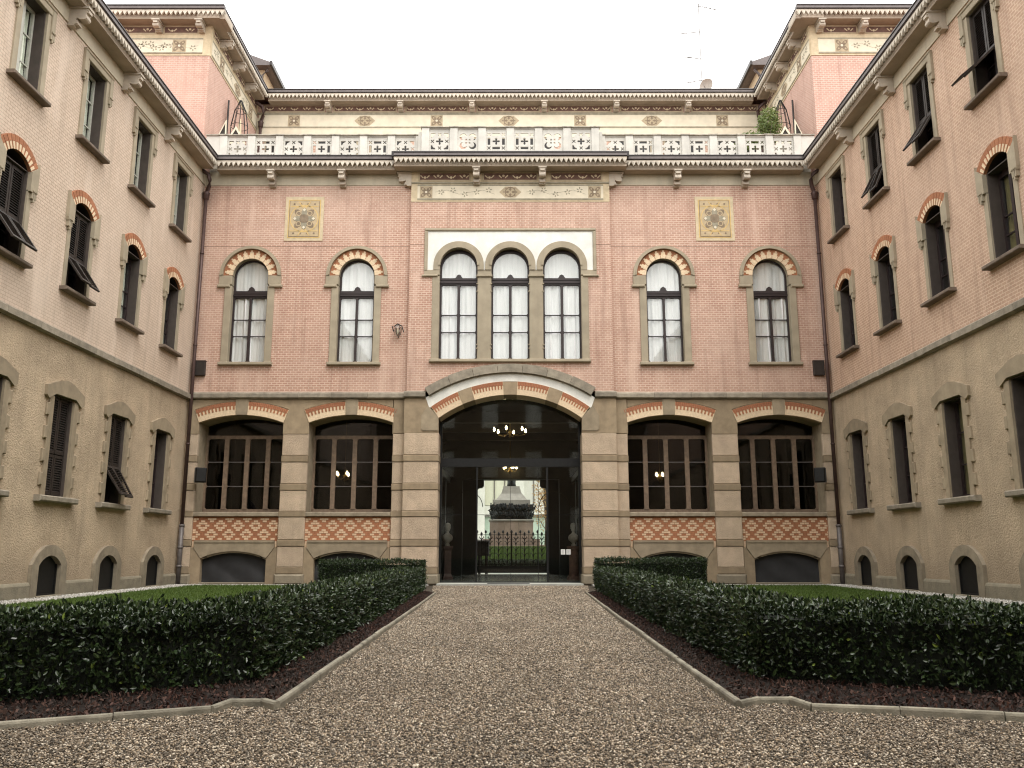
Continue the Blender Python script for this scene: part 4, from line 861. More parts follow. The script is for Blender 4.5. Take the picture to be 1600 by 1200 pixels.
# bay infill: window, diaper panel, basement light
def bay(x, i):
    f = MB(); y = 0.78; X = [-1.30, -0.655, 0.0, 0.655, 1.30]
    f.box(-1.3, 1.3, y, y + 0.09, 4.47, 4.58); f.box(-1.3, 1.3, y, y + 0.09, 2.15, 2.27)
    for k, q in enumerate(X): w = 0.06 if k in (0, 4) else 0.07; f.box(q - w, q + w, y - 0.02, y + 0.09, 2.27, 4.47)
    for q in (2.98, 3.74): f.box(-1.3, 1.3, y + 0.02, y + 0.06, q - 0.014, q + 0.014, 1)
    for a in range(4):
        for zr in (2.27, 2.98, 3.74, 4.47):
            for sx, xk in ((1, X[a] + 0.05), (-1, X[a + 1] - 0.05)):
                for sz in ((1,) if zr == 2.27 else (-1,) if zr == 4.47 else (1, -1)): f.prism([(xk, zr), (xk + sx * .06, zr), (xk + sx * .03, zr + sz * .025), (xk, zr + sz * .06)], y + .01, y + .07)
    w = f.build('arcade_window', ['wood', 'pipe2'], cb, (x, 0, 0)); w['label'] = ('outermost left arcade window', 'arcade window left of the doorway', 'arcade window right of the doorway', 'outermost right arcade window')[i]
    for a in range(4):
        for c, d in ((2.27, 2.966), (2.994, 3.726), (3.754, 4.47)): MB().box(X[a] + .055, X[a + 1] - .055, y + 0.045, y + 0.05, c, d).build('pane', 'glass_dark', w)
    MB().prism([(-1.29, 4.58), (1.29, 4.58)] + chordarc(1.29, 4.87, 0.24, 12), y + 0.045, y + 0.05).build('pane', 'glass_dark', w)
    MB().box(-1.33, 1.33, 0.0, 0.80, 2.02, 2.15, 0, 0.015).build('sill', 'base', w)
    # diaper brickwork
    d = MB().box(-1.3, 1.3, 0.09, 0.119, 1.285, 2.02, 0)
    for sg in (-1, 1): d.box(*sorted((sg * 1.205, sg * 1.3)), 0.088, 0.119, 1.10, 1.28, 1)
    u, rh = 0.0665, 0.0655
    for r in range(10):
        z = 1.975 - rh * r - rh; c = -20
        col = []
        for q in range(-20, 20):
            def dd(cx, cz_): return abs((q - cx + 4) % 8 - 4) + abs((r - cz_ + 4) % 8 - 4)
            dm = min(dd(0.5, 3), dd(4.5, 7)); col.append(1 if 1.0 <= dm <= 3.1 else 0)
        q = 0
        while q < 40:
            if col[q]:
                e = q
                while e + 1 < 40 and col[e + 1] and e - q < 1: e += 1
                xa, xb = max(-1.29, (q - 20) * u + 0.006), min(1.29, (e - 19) * u - 0.006)
                if xb - xa > 0.02: d.box(xa, xb, 0.082, 0.092, z + 0.006, z + rh - 0.006, 1)
                q = e + 1
            else: q += 1
    for r in range(1, 11): d.box(-1.3, 1.3, 0.0885, 0.0895, 1.975 - rh * r - 0.003, 1.975 - rh * r + 0.003, 2)
    d.build('diaper_brickwork', ['terra', 'peach', 'terra_d'], cb, (x, 0, 0), kind='stuff')
    # basement light
    lin = [(-0.98, 0.78), (-1.20, 1.08), (-1.20, 1.31), (1.20, 1.31), (1.20, 1.08), (0.98, 0.78)] + chordarc(0.80, 0.86, 0.13, 10)
    b = MB().prism(lin, 0.0, 0.121); b.prism([(1.20, 1.245), (1.20, 1.31), (-1.20, 1.31), (-1.20, 1.245)], -0.02, 0.001)
    b.prism([(0.98, 0.78)] + chordarc(0.80, 0.80, 0.13, 10)[0:1] + chordarc(0.80, 0.86, 0.13, 10) + [(-0.80, 0.80), (-0.98, 0.78)] + list(reversed(chordarc(0.97, 0.74, 0.20, 10))), 0.05, 0.20)
    bb = b.build('basement_window', 'stone', cb, (x, 0, 0))
    for sg in (-1, 1): MB().prism([(sg * 0.98, 0.0), (sg * 1.29, 0.0), (sg * 1.29, 1.12), (sg * 1.215, 1.08), (sg * 0.98, 0.76)], 0.02, 0.121).build('jamb_stone', 'band', bb)
    MB().box(-0.99, 0.99, -0.02, 0.3, 0.02, 0.075, 0, 0.01).build('sill', 'base', bb)
    sc = MB(); r = random.Random(i); nx, nz = 30, 12
    for j in range(nz + 1):
        for k in range(nx + 1):
            xx = -0.98 + 1.96 * k / nx; zt = 0.77 + 0.19 * (1 - (xx / 0.98) ** 2); zz = 0.07 + (zt - 0.07) * j / nz
            sc.v.append((xx, 0.20 + 0.012 * math.sin(xx * 6 + zz * 9 + i) + 0.018 * abs(math.sin(xx * 3 + zz * 4 + 2 * i)), zz))
    for j in range(nz):
        for k in range(nx): a = j * (nx + 1) + k; sc.f.append((a, a + 1, a + nx + 2, a + nx + 1)); sc.m.append(0)
    sc.build('mesh_screen', 'screen', bb, smooth=True)
for i, x in enumerate(BAYS): bay(x, i)
# body: terrace slab, room walls, roofs (everything that keeps the interior dark)
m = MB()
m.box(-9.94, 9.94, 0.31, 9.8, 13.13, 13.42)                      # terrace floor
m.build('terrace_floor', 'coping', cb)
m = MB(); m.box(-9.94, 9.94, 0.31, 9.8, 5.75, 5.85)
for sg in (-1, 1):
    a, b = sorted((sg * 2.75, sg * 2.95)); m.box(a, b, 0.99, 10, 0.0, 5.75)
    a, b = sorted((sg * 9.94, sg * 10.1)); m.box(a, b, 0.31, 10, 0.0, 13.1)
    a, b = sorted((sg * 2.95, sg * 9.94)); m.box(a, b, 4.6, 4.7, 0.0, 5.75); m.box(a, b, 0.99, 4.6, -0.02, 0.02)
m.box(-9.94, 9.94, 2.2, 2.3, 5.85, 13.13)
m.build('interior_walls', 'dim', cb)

# ------------------------------------------------------------------ upper storey set back behind the terrace
RY = 31.5
rb = thing('set_back_storey', 'upper storey with painted cream frieze, set back behind the pale balustrade', 'building', (0, RY, 0))
MB().box(-10.19, 10.19, 0, 5.5, 13.43, 18.66).build('wall', 'brick', rb)
m = MB(); m.prism([(-10.2, 0.0), (-1.42, 0.0), (-1.42, 3.52), (-1.36, 3.6), (-1.22, 3.62), (-1.14, 3.7), (-1.14, 3.94), (1.22, 3.94), (1.22, 3.7), (1.30, 3.62), (1.44, 3.6), (1.5, 3.52), (1.5, 0.0), (10.2, 0.0), (10.2, 13.42), (-10.2, 13.42)], 4.4, 4.8)
m.build('street_side_wall', 'black', rb)
MB().box(-10.19, 10.19, -0.03, 0.01, 17.22, 18.05).build('cream_ground', 'fcream', rb)
for i, x in enumerate((-9.0, -6.9, -4.8, -2.9, -0.9, 0.9, 2.9, 4.8, 6.9, 9.0)):  # dark doors added behind the balustrade so its piercings read dark
    w = MB().box(x - 0.82, x + 0.82, -0.06, 0.0, 13.44, 17.18).build('added_dark_door', 'trim', rb)
    MB().box(x - 0.74, x + 0.74, -0.075, -0.06, 13.44, 17.12).build('added_dark_leaf_pair', 'black', w)
cream_band(rb, -10.1, 10.1, 17.62, 18.22, -0.03, [(-8.69, 0), (-5.85, 1), (-2.97, 0), (-0.08, 1), (2.78, 0), (5.65, 1), (8.47, 0)], sprig=False)
MB().box(-10.19, 10.19, -0.06, 0.0, 18.22, 18.27).build('moulding', 'fgrey', rb)
bxs = [-7.3, -4.41, -1.55, 1.34, 4.22, 7.08]
e = [-10.1] + bxs + [10.1]
for a, b in zip(e[:-1], e[1:]): red_panel(rb, a + 0.17, b - 0.17, 18.30, 18.60, -0.01)
for x in bxs: put('bracket', bracket_mesh(0.42, 0.30), rb, (x, -0.02, 18.59))
eave(rb, -9.66, 9.66, 19.04, 0.5)
rf = MB().box(-10.2, 10.2, -0.35, 5.9, 18.88, 18.9); rf.add([(-10.2, -0.4, 18.97), (10.2, -0.4, 18.97), (10.2, 2.8, 19.8), (-10.2, 2.8, 19.8), (10.2, 6, 18.95), (-10.2, 6, 18.95)], [(0, 1, 2, 3), (3, 2, 4, 5)])
rf.build('roof', 'roof', rb)
# corner towers
for sg, nm in ((-1, 'left'), (1, 'right')):
    t = thing('corner_tower', 'square %s corner tower of pink brick with painted frieze, rising behind the side wing' % nm, 'tower', (0, 0, 0), group='corner towers')
    x0, x1 = sorted((sg * 10.2, sg * 18.5)); y0 = 26.2
    MB().box(x0, x1, y0, 37, 13.0, 18.62).build('wall', 'brick_red', t)
    # front face: local origin at tower corner; x runs away from the courtyard
    a, b = x0, x1
    MB().box(a, b, y0 - 0.02, y0 + 0.02, 17.48, 18.62).build('frieze_ground', 'ftan2', t)
    meds = [(sg * 11.25, 0), (sg * 13.2, 1), (sg * 15.2, 0)]
    xa, xb = sorted((sg * 10.45, sg * 18.4)); cream_band(t, xa, xb, 17.55, 18.13, y0 - 0.02, meds)
    bx = [sg * 10.5, sg * 11.95, sg * 13.4, sg * 14.85]
    for p, q in ((10.62, 11.83), (12.07, 13.28), (13.52, 14.73)): xa, xb = sorted((sg * p, sg * q)); red_panel(t, xa, xb, 18.28, 18.58, y0 - 0.02)
    for x in bx: put('bracket', bracket_mesh(0.42, 0.30), t, (x, y0 - 0.02, 18.59))
    xa, xb = sorted((sg * 9.62, sg * 18.5)); eave(t, xa, xb, 19.06, 0.5, loc=(0, y0, 0))
    # inner face, towards the terrace
    rz = PI / 2 if sg < 0 else -PI / 2; base = (sg * 10.2, 0, -0.004)
    def lx(y): return y if sg < 0 else -y
    xa, xb = sorted((lx(y0), lx(31.49))); MB().box(xa, xb, -0.02, 0.02, 17.48, 18.62).build('frieze_ground', 'ftan2', t, base, rz)
    cream_band(t, xa + 0.1, xb - 0.05, 17.55, 18.13, -0.02, sorted([(lx(27.3), 0), (lx(29.0), 1), (lx(30.6), 0)]), base, rz)
    ys_ = [27.1, 28.5, 29.9]
    for y in ys_: put('bracket', bracket_mesh(0.42, 0.30), t, (sg * 10.18, y, 18.59), rz)
    for p, q in ((26.35, 26.95), (27.25, 28.35), (28.65, 29.75), (30.05, 31.3)): xa, xb = sorted((lx(p), lx(q))); red_panel(t, xa, xb, 18.28, 18.58, -0.02, base, rz)
    xa, xb = sorted((lx(y0 - 0.46), lx(31.05))); eave(t, xa, xb, 19.06, 0.5, loc=base, rz=rz)
    r = MB(); xa, xb = sg * 9.7, sg * 18.5; r.add([(xa, 25.7, 18.95), (xb, 25.7, 18.95), (xb, 37, 18.95), (xa, 37, 18.95), (sg * 14, 30, 20.2)], [(0, 1, 4), (1, 2, 4), (2, 3, 4), (3, 0, 4)]); r.build('roof', 'roof', t)
# attic blocks behind
for sg, nm in ((-1, 'left'), (1, 'right')):
    t = thing('attic_block', 'ochre rendered attic block showing above the roof behind the %s tower' % nm, 'building', (sg * 11.2, 35.2, 0))
    MB().box(*sorted((0, sg * 6)), 0, 11, 18.9, 22.6).build('wall', 'ochre', t)
    r = MB(); r.prism([(-sg * 0.35, 22.45), (-sg * 0.35, 22.62), (sg * 3, 23.9), (sg * 6.4, 22.6), (sg * 6.4, 22.45)], -0.4, 11.4); r.build('roof', 'gutter2', t)
    MB().box(*sorted((-sg * 0.35, -sg * 0.45)), -0.42, 11.4, 22.46, 22.66).build('gutter', 'gutter', t)
    MB().tube([(-sg * 0.2, -0.1, 22.4), (sg * 0.1, -0.06, 22.1), (sg * 0.15, -0.06, 19.0)], 0.06, 8).build('downpipe', 'gutter2', t)

# ------------------------------------------------------------------ balustrade
def xshape(cx, cz, r, w=0.35):
    pts = []
    for k in range(4):
        a = PI / 4 + k * PI / 2; ca, sa = math.cos(a), math.sin(a); hw = r * w * 0.5
        pts += [(cx + r * ca + hw * sa, cz + r * sa - hw * ca), (cx + r * ca - hw * sa, cz + r * sa + hw * ca), (cx + hw * 1.45 * math.cos(a + PI / 4), cz + hw * 1.45 * math.sin(a + PI / 4))]
    return pts
def cross(cx, cz, r):
    pts = []
    for k in range(4):
        a = k * PI / 2; c, s_ = math.cos(a), math.sin(a)
        for u, v in ((0.22, -0.2), (0.5, -0.28), (0.85, -0.26), (1.0, 0), (0.85, 0.26), (0.5, 0.28)): pts.append((cx + r * (u * c - v * s_), cz + r * (u * s_ + v * c)))
    return pts
def panel_holes(kind):
    H = []; q = 0.235; c = 0.47
    if kind == 'C':
        for sx in (-1, 1):
            for sz in (-1, 1):
                cx, cz = sx * 0.15, c + sz * 0.15; a0 = math.atan2(sz, sx)
                o = [(cx + 0.125 * math.cos(a0 + t), cz + 0.125 * math.sin(a0 + t)) for t in [(-2.0 + 4.0 * i / 10) for i in range(11)]]
                i_ = [(cx - sx * 0.03 + 0.085 * math.cos(a0 + t), cz - sz * 0.03 + 0.085 * math.sin(a0 + t)) for t in [(1.8 - 3.6 * i / 10) for i in range(11)]]
                H.append(o + i_)
                H.append(xshape(sx * 0.055, c + sz * 0.055, 0.035, 0.7))
        return H
    H.append(cross(0, c, 0.125))
    if kind == 'A':
        for sx in (-1, 1):
            for sz in (-1, 1): H.append(xshape(sx * q, c + sz * q, 0.074, 0.42))
            H.append(rect(sx * q - 0.045, sx * q + 0.045, c - 0.125, c + 0.125)); H.append(rect(-0.125, 0.125, c + sx * q - 0.045, c + sx * q + 0.045))
    else:
        for a in range(4): H.append(xshape(q * math.cos(a * PI / 2), c + q * math.sin(a * PI / 2), 0.074, 0.42))
        for sx in (-1, 1):
            for sz in (-1, 1):
                x1, z1 = sx * (q + 0.05), c + sz * (q + 0.05); L = [(x1, z1), (x1 - sx * 0.15, z1), (x1 - sx * 0.15, z1 - sz * 0.04)]
                L += [(x1 - sx * 0.09, z1 - sz * 0.07), (x1 - sx * 0.07, z1 - sz * 0.09), (x1 - sx * 0.04, z1 - sz * 0.15), (x1, z1 - sz * 0.15)]; H.append(L)
    return H
PAN = {k: MB().prism(rect(-0.34, 0.34, 0.0, 0.88), -0.02, 0.02, 0, panel_holes(k)).mesh('pierced_panel', 'bal') for k in 'ABC'}
ba = thing('balustrade', 'long pale stone balustrade with pierced panels along the terrace edge', 'balustrade', (0, FY, 13.43))
post = MB().box(-0.125, 0.125, -0.06, 0.10, 0, 0.98, 0, 0.01).mesh('post', 'bal')
capm = MB().box(-0.155, 0.155, -0.09, 0.13, 0.98, 1.03, 0, 0.01).mesh('post_cap', 'coping')
def bal_run(x0, n, y, kinds, zo=0.0):
    for i in range(n):
        x = x0 + 0.92 * i; put('pierced_panel', PAN[kinds[i % len(kinds)]], ba, (x, y + 0.02, zo + 0.06))
        MB().box(x - 0.335, x + 0.335, y - 0.02, y + 0.06, zo + 0.94, zo + 0.98).build('panel_rail', 'bal', ba)
        MB().box(x - 0.305, x + 0.305, y - 0.08, y + 0.12, zo + 0.98, zo + 1.02, 0, 0.01).build('coping', 'coping', ba)
    MB().box(x0 - 0.58, x0 + 0.92 * (n - 1) + 0.58, y - 0.07, y + 0.11, zo - 0.02, zo + 0.06).build('plinth', 'bal', ba)
    for i in range(n + 1):
        x = x0 - 0.46 + 0.92 * i; put('post', post, ba, (x, y, zo)); put('post_cap', capm, ba, (x, y, zo))
bal_run(-2.30, 6, -0.34, 'BCAACB', 0.11)
bal_run(-8.97, 7, -0.02, 'BABABAB'); bal_run(3.45, 7, -0.02, 'BABABAB')
for sg in (-1, 1):
    a, b = sorted((sg * 9.56, sg * 10.0)); MB().box(a, b, -0.06, 0.08, 0, 0.98).build('end_pier', 'bal', ba)
    MB().box(a - 0.0, b + 0.0, -0.10, 0.12, 0.98, 1.02).build('coping', 'coping', ba)
    a, b = sorted((sg * 2.9, sg * 3.0)); MB().box(a, b, -0.28, 0.0, 0.0, 1.0).build('end_pier', 'bal', ba)

# ------------------------------------------------------------------ side wings
def shutter_leaf(w, z0, z1, hinge):
    """louvred leaf hinged at x=0 reaching towards +x*hinge, top at z=z1"""
    m = MB(); t = 0.055; xa, xb = sorted((0.0, hinge * w))
    m.box(xa, xa + t, -0.02, 0.02, z0, z1); m.box(xb - t, xb, -0.02, 0.02, z0, z1)
    m.box(xa + t, xb - t, -0.02, 0.02, z0, z0 + 0.07); m.box(xa + t, xb - t, -0.02, 0.02, z1 - 0.07, z1)
    n = int((z1 - z0 - 0.14) / 0.052)
    for i in range(n):
        z = z0 + 0.07 + (z1 - z0 - 0.14) * (i + 0.5) / n
        m.add([(xa + t, -0.022, z - 0.022), (xb - t, -0.022, z - 0.022), (xb - t, -0.016, z - 0.027), (xa + t, -0.016, z - 0.027),
               (xa + t, 0.016, z + 0.026), (xb - t, 0.016, z + 0.026), (xb - t, 0.022, z + 0.021), (xa + t, 0.022, z + 0.021)],
              [(0, 1, 5, 4), (3, 2, 6, 7), (0, 1, 2, 3), (4, 5, 6, 7)])
    return m
def shutters(w, hw, z0, z1, mode, y=0.10):
    """closed leaves; in 'flap' mode the lower panels are pushed out on their top hinges"""
    zh = z0 + (z1 - z0) * 0.42
    m = MB()
    for s in (-1, 1):
        x = s * hw
        if mode == 'closed':
            for a, b in ((z0 + 0.02, zh - 0.01), (zh + 0.01, z1)):
                lf_ = shutter_leaf(hw - 0.01, a, b, -s); lf_.build('shutter', 'shut', w, (x, y, 0))
        else:
            lf_ = shutter_leaf(hw - 0.01, zh + 0.01, z1, -s); lf_.build('shutter', 'shut', w, (x, y, 0))
            ln = zh - z0 - 0.03; lf_ = shutter_leaf(hw - 0.01, -ln, 0, -s); o = lf_.build('shutter', 'shut', w, (x, y - 0.02, zh)); ang = mode if s < 0 else mode * random.uniform(0.82, 1.0)
            o.rotation_euler = (-R(ang), 0, 0); o['label'] = 'louvred lower shutter flap pushed outwards'
def casement(w, hw, z0, z1, fm, y=0.26, rows=2, arch=None):
    f = MB(); t = 0.05
    f.box(-hw, -hw + t, y, y + 0.06, z0, z1); f.box(hw - t, hw, y, y + 0.06, z0, z1); f.box(-hw, hw, y + 0.001, y + 0.06, z0, z0 + 0.06); f.box(-hw, hw, y + 0.001, y + 0.06, z1 - 0.05, z1)
    f.box(-0.045, 0.045, y - 0.02, y + 0.055, z0, z1)
    if arch: f.prism([(-hw, z1), (hw, z1)] + chordarc(hw, arch[0], arch[1], 10), y, y + 0.06, 0)
    zz = [z0 + (z1 - z0) * (i + 1) / (rows + 1) for i in range(rows)] if rows < 3 else [z0 + (z1 - z0) * k for k in (0.3, 0.52)]
    for r in zz: f.box(-hw + t, hw - t, y + 0.01, y + 0.05, r - 0.014, r + 0.014)
    f.build('frame', fm, w)
    e = [z0 + 0.06] + zz + [z1 - 0.05]
    for a, b in ((-hw + t, -0.045), (0.045, hw - t)):
        for c, d in zip(e[:-1], e[1:]): MB().box(a, b, y + 0.032, y + 0.037, c + 0.01, d - 0.01).build('pane', 'glass', w)
def lining(w, hw, z0, z1, mt='reveal'):
    m = MB(); m.box(-hw, -hw + 0.03, 0.02, 0.29, z0, z1); m.box(hw - 0.03, hw, 0.02, 0.29, z0, z1); m.box(-hw + 0.03, hw - 0.03, 0.02, 0.235, z1 - 0.02, z1); m.build('reveal_lining', mt, w)
def notches(m, x, z, s=1):
    for k, (dx, ln) in enumerate(((-0.055, 0.13), (0, 0.19), (0.055, 0.13))): m.box(x + dx - 0.019, x + dx + 0.019, -0.075, 0.0, z - ln, z); m.box(x + dx * 1.0 - 0.019, x + dx * 1.0 + 0.019, -0.095, -0.074, z + 0.02, z + 0.05)
def top_window(par, x, blind, fm, mode, lab):
    m = MB(); hw = 0.44
    m.box(-0.66, 0.66, -0.06, 0.29, 12.36, 12.52, 0, 0.012); m.box(-0.70, 0.70, -0.085, 0.1, 12.50, 12.56, 0, 0.015)
    for s in (-1, 1):
        a, b = sorted((s * hw, s * 0.60)); m.box(a, b, -0.035, 0.12, 10.37, 12.36)
        a, b = sorted((s * 0.56, s * 0.70)); m.box(a, b, -0.075, 0.1, 11.95, 12.50, 0, 0.012); notches(m, s * 0.63, 11.95)
    w = m.build('square_window', 'trim', par, (x, 0, 0)); w['label'] = lab
    MB().box(-0.68, 0.68, -0.18, 0.28, 10.28, 10.36, 0, 0.015).build('sill', 'sill', w)
    lining(w, hw, 10.37, 12.36); casement(w, hw - 0.03, 10.38, 12.34, fm, 0.24, 2)
    if blind: curtain(hw - 0.05, 10.4, 12.3, 0.335, None, int(abs(x) * 10)).build('curtain', blind, w, smooth=True)
    if mode: shutters(w, hw - 0.03, 10.38, 12.34, mode)
def arch_window(par, x, blind, fm, mode, lab):
    hw, zs, ri = 0.46, 8.70, 0.23; r = (hw * hw + ri * ri) / (2 * ri); cz = zs + ri - r; ro = r + 0.29; ha = math.asin(hw / r)
    m = MB()
    for s in (-1, 1):
        a, b = sorted((s * hw, s * 0.60)); m.box(a, b, -0.02, 0.12, 6.75, 8.3)
        m.prism([(s * hw, 8.28), (s * 0.70, 8.28), (s * 0.72, 8.36), (s * 0.72, 8.98), (s * (ro * math.sin(ha) + 0.0), cz + ro * math.cos(ha)), (s * hw, zs)], -0.075, 0.12); notches(m, s * 0.61, 8.28)
    m.box(-0.60, 0.60, -0.02, 0.12, 6.70, 6.75)
    w = m.build('arched_window', 'trim', par, (x, 0, 0)); w['label'] = lab
    MB().box(-0.68, 0.68, -0.18, 0.28, 6.67, 6.75, 0, 0.015).build('sill', 'sill', w)
    MB().sector(0, cz, r, ro, PI / 2 - ha, PI / 2 + ha, -0.04, 0.03, 14).build('brick_arch', 'terra', w)
    MB().sector(0, cz, r, ro, PI / 2 - ha, PI / 2 + ha, 0.031, 0.29, 14).build('arch_soffit', 'shut', w)
    n = 11; st = 2 * ha / n
    if 'cb' not in PROTO: PROTO['cb'] = MB().sector(0, 0, r - 0.004, r + 0.145, PI / 2 - st * 0.27, PI / 2 + st * 0.27, -0.05, -0.038, 1).mesh('cream_brick', 'cream')
    if 'rj' not in PROTO: PROTO['rj'] = MB().sector(0, 0, r + 0.15, ro - 0.004, PI / 2 - st * 0.42, PI / 2 + st * 0.42, -0.047, -0.038, 1).mesh('red_brick', 'terra')
    for i in range(n): a = (i - (n - 1) / 2) * st; put('cream_brick', PROTO['cb'], w, (0, 0, cz), 0, None, a); put('red_brick', PROTO['rj'], w, (0, 0, cz), 0, None, a)
    lining(w, hw, 6.76, 8.70); casement(w, hw - 0.03, 6.77, 8.6, fm, 0.24, 3, (8.69, 0.22))
    if blind: curtain(hw - 0.05, 6.8, 8.6, 0.335, None, int(abs(x) * 10)).build('curtain', blind, w, smooth=True)
    if mode: shutters(w, hw - 0.03, 6.78, 8.66, mode)
def quoin_window(par, x, blind, fm, mode, lab):
    hw = 0.43; m = MB()
    m.prism([(-0.80, 4.28), (-0.70, 4.22), (-hw, 4.36), (hw, 4.36), (0.70, 4.22), (0.80, 4.28), (0.80, 4.50), (0.30, 4.68), (0, 4.73), (-0.30, 4.68), (-0.80, 4.50)], -0.07, 0.29)
    m.box(-0.82, 0.82, -0.095, -0.0, 4.235, 4.27) if False else None
    for s in (-1, 1):
        a, b = sorted((s * hw, s * 0.61)); m.box(a, b, -0.035, 0.12, 2.16, 4.30)
        for k in range(4): z = 2.36 + k * 0.50; a, b = sorted((s * 0.60, s * 0.71)); m.box(a, b, -0.05, 0.1, z, z + 0.27, 0, 0.015)
    w = m.build('quoined_window', 'stone', par, (x, 0, 0)); w['label'] = lab
    MB().box(-0.80, 0.80, -0.16, 0.28, 2.02, 2.15, 0, 0.025).build('sill', 'string', w)
    lining(w, hw, 2.16, 4.34); casement(w, hw - 0.03, 2.17, 4.33, fm, 0.24, 2)
    if blind: curtain(hw - 0.05, 2.2, 4.3, 0.335, None, int(abs(x) * 10)).build('curtain', blind, w, smooth=True)
    if mode: shutters(w, hw - 0.03, 2.17, 4.33, mode)
def base_window(par, x, lab):
    hw = 0.45; m = MB()
    m.prism([(-0.70, 0.0), (-hw, 0.0), (-hw, 0.68)] + list(reversed(chordarc(hw, 0.68, 0.21, 10))) + [(hw, 0.0), (0.70, 0.0), (0.70, 0.70)] + chordarc(0.66, 0.76, 0.36, 14) + [(-0.70, 0.70)], -0.085, 0.29)
    w = m.build('basement_window', 'base', par, (x, 0, 0)); w['label'] = lab
    MB().box(-0.50, 0.50, -0.13, 0.28, 0.0, 0.055, 0, 0.012).build('sill', 'base', w)
    MB().box(-hw, hw, 0.03, 0.05, 0.05, 0.9).build('metal_screen', 'iron', w)
    f = MB(); f.box(-hw, -hw + 0.03, 0.0, 0.03, 0.05, 0.72); f.box(hw - 0.03, hw, 0.0, 0.03, 0.05, 0.72); f.box(-hw, hw, 0.001, 0.03, 0.05, 0.09); f.build('frame', 'iron', w)
def wing(sg, nm, cols, bm, specs):
    rz = PI / 2 if sg < 0 else -PI / 2
    w = thing('side_wing', 'long %s wing of the courtyard, %s brick above ochre render' % (nm, 'pale' if sg < 0 else 'rose pink'), 'building', (sg * 9.95, 0, 0), rz, 'side wings')
    lx = (lambda y: y) if sg < 0 else (lambda y: -y)
    X0, X1 = sorted((lx(-9.0), lx(26.0)))
    hb, hr = [], []
    for y in cols:
        c = lx(y); hb.append(rect(c - 0.445, c + 0.445, 10.36, 12.37)); hb.append([(c - 0.47, 6.75), (c + 0.47, 6.75), (c + 0.47, 8.6), (c + 0.62, 8.96)] + chordarc(0.60, 9.0, 0.2, 8, c) + [(c - 0.62, 8.96), (c - 0.47, 8.6)])
        hr.append(rect(c - 0.45, c + 0.45, 2.14, 4.4)); hr.append([(c - 0.5, 0.0), (c + 0.5, 0.0), (c + 0.5, 0.76)] + chordarc(0.49, 0.77, 0.2, 8, c) + [(c - 0.5, 0.76)])
    MB().prism(rect(X0, X1, 5.78, 12.66), 0, 0.3, 0, hb).build('brick_wall', bm, w)
    MB().box(X0, X1, -0.03, 0.3, 12.66, 13.14).build('cornice_strip', 'strip', w)
    MB().prism(rect(X0, X1, -0.05, 5.57), 0.0, 0.3, 0, hr).build('rendered_wall', 'render', w)
    # plinth pieces between basement windows
    edges = sorted([X0, X1] + [v for y in cols for v in (lx(y) - 0.69, lx(y) + 0.69)])
    for a, b in zip(edges[0::2], edges[1::2]):
        if b - a > 0.1: MB().profile_x([(-0.075, -0.02), (-0.075, 0.28), (-0.055, 0.32), (-0.03, 0.345), (-0.001, 0.345), (-0.001, -0.02)], a, b).build('plinth', 'plinth', w)
    # string course
    n = int((X1 - X0) / 1.25); L = (X1 - X0) / n; e = [X0] + [X0 + L * i + random.uniform(-.15, .15) for i in range(1, n)] + [X1]
    for a, b in zip(e[:-1], e[1:]):
        if lx((a + b) / 2) < 11: continue
        h = random.uniform(-0.008, 0.008)
        MB().profile_x([(-0.05, 5.56 + h), (-0.125, 5.585 + h), (-0.125, 5.72), (-0.02, 5.785), (0.28, 5.785), (0.28, 5.555), (-0.05, 5.555)], a + 0.004, b - 0.004).build('string_course_stone', 'string', w)
    a, b = sorted((lx(-9.0), lx(11.6))); MB().box(a, b, -0.07, 0.28, 5.56, 5.78).build('string_course', 'string', w)
    for i, y in enumerate(cols):
        tm, am, qm, tb, ab_, qb = specs[i]; c = lx(y); pos = ('nearest', 'second', 'third', 'farthest')[i]
        top_window(w, c, tb, 'paleframe' if sg < 0 else 'darkwood', tm, '%s square window of the top floor, %s wing' % (pos, nm))
        arch_window(w, c, ab_, 'darkwood', am, '%s arched window of the middle floor, %s wing' % (pos, nm))
        quoin_window(w, c, qb, 'darkwood', qm, '%s window with quoined stone surround, ground floor, %s wing' % (pos, nm))
        base_window(w, c, '%s small basement window, %s wing' % (pos, nm))
    for k in range(5):
        y = cols[3] - 1.36 - 2.72 * k
        if y > 12: put('bracket', bracket_mesh(), w, (lx(y), -0.03, 13.05))
    a, b = sorted((lx(-9.0), lx(26.0 - 0.46)))
    eave(w, a, b, 13.50, 0.5, None)
    a, b = sorted((lx(-9), lx(37)))
    m = MB(); m.add([(X0, -0.45, 13.45), (X1, -0.45, 13.45), (X1, 8, 15.8), (X0, 8, 15.8), (X1, 8, 0), (X0, 8, 0)], [(0, 1, 2, 3), (2, 3, 5, 4)]); m.build('roof', 'roof', w)
    m = MB(); m.box(X0, X1, 2.4, 2.5, 0, 13.3); m.box(X0, X1, 0.31, 2.4, 9.6, 9.7); m.box(X0, X1, 0.31, 2.4, 5.6, 5.7); m.box(X0, X1, 0.31, 8, 13.15, 13.25)
    for e_ in (X0, X1): m.box(e_ - 0.05, e_ + 0.05, 0.31, 8, 0, 13.15)
    m.build('interior_walls', 'dim', w)
    return w
C = 'curtain2'
wing(-1, 'left', (16.02, 18.73, 21.43, 24.13), 'brick_left', [(None, 36, 'closed', C, None, None), (None, 36, 'closed', C, None, None), (None, None, 34, C, C, None), (None, None, None, C, C, None)])
wing(1, 'right', (16.17, 18.87, 21.58, 24.28), 'brick_right', [(50, None, None, None, 'yellow', None), (34, None, None, None, None, 'yellow'), (28, None, None, None, None, None), (None, None, None, None, None, None)])
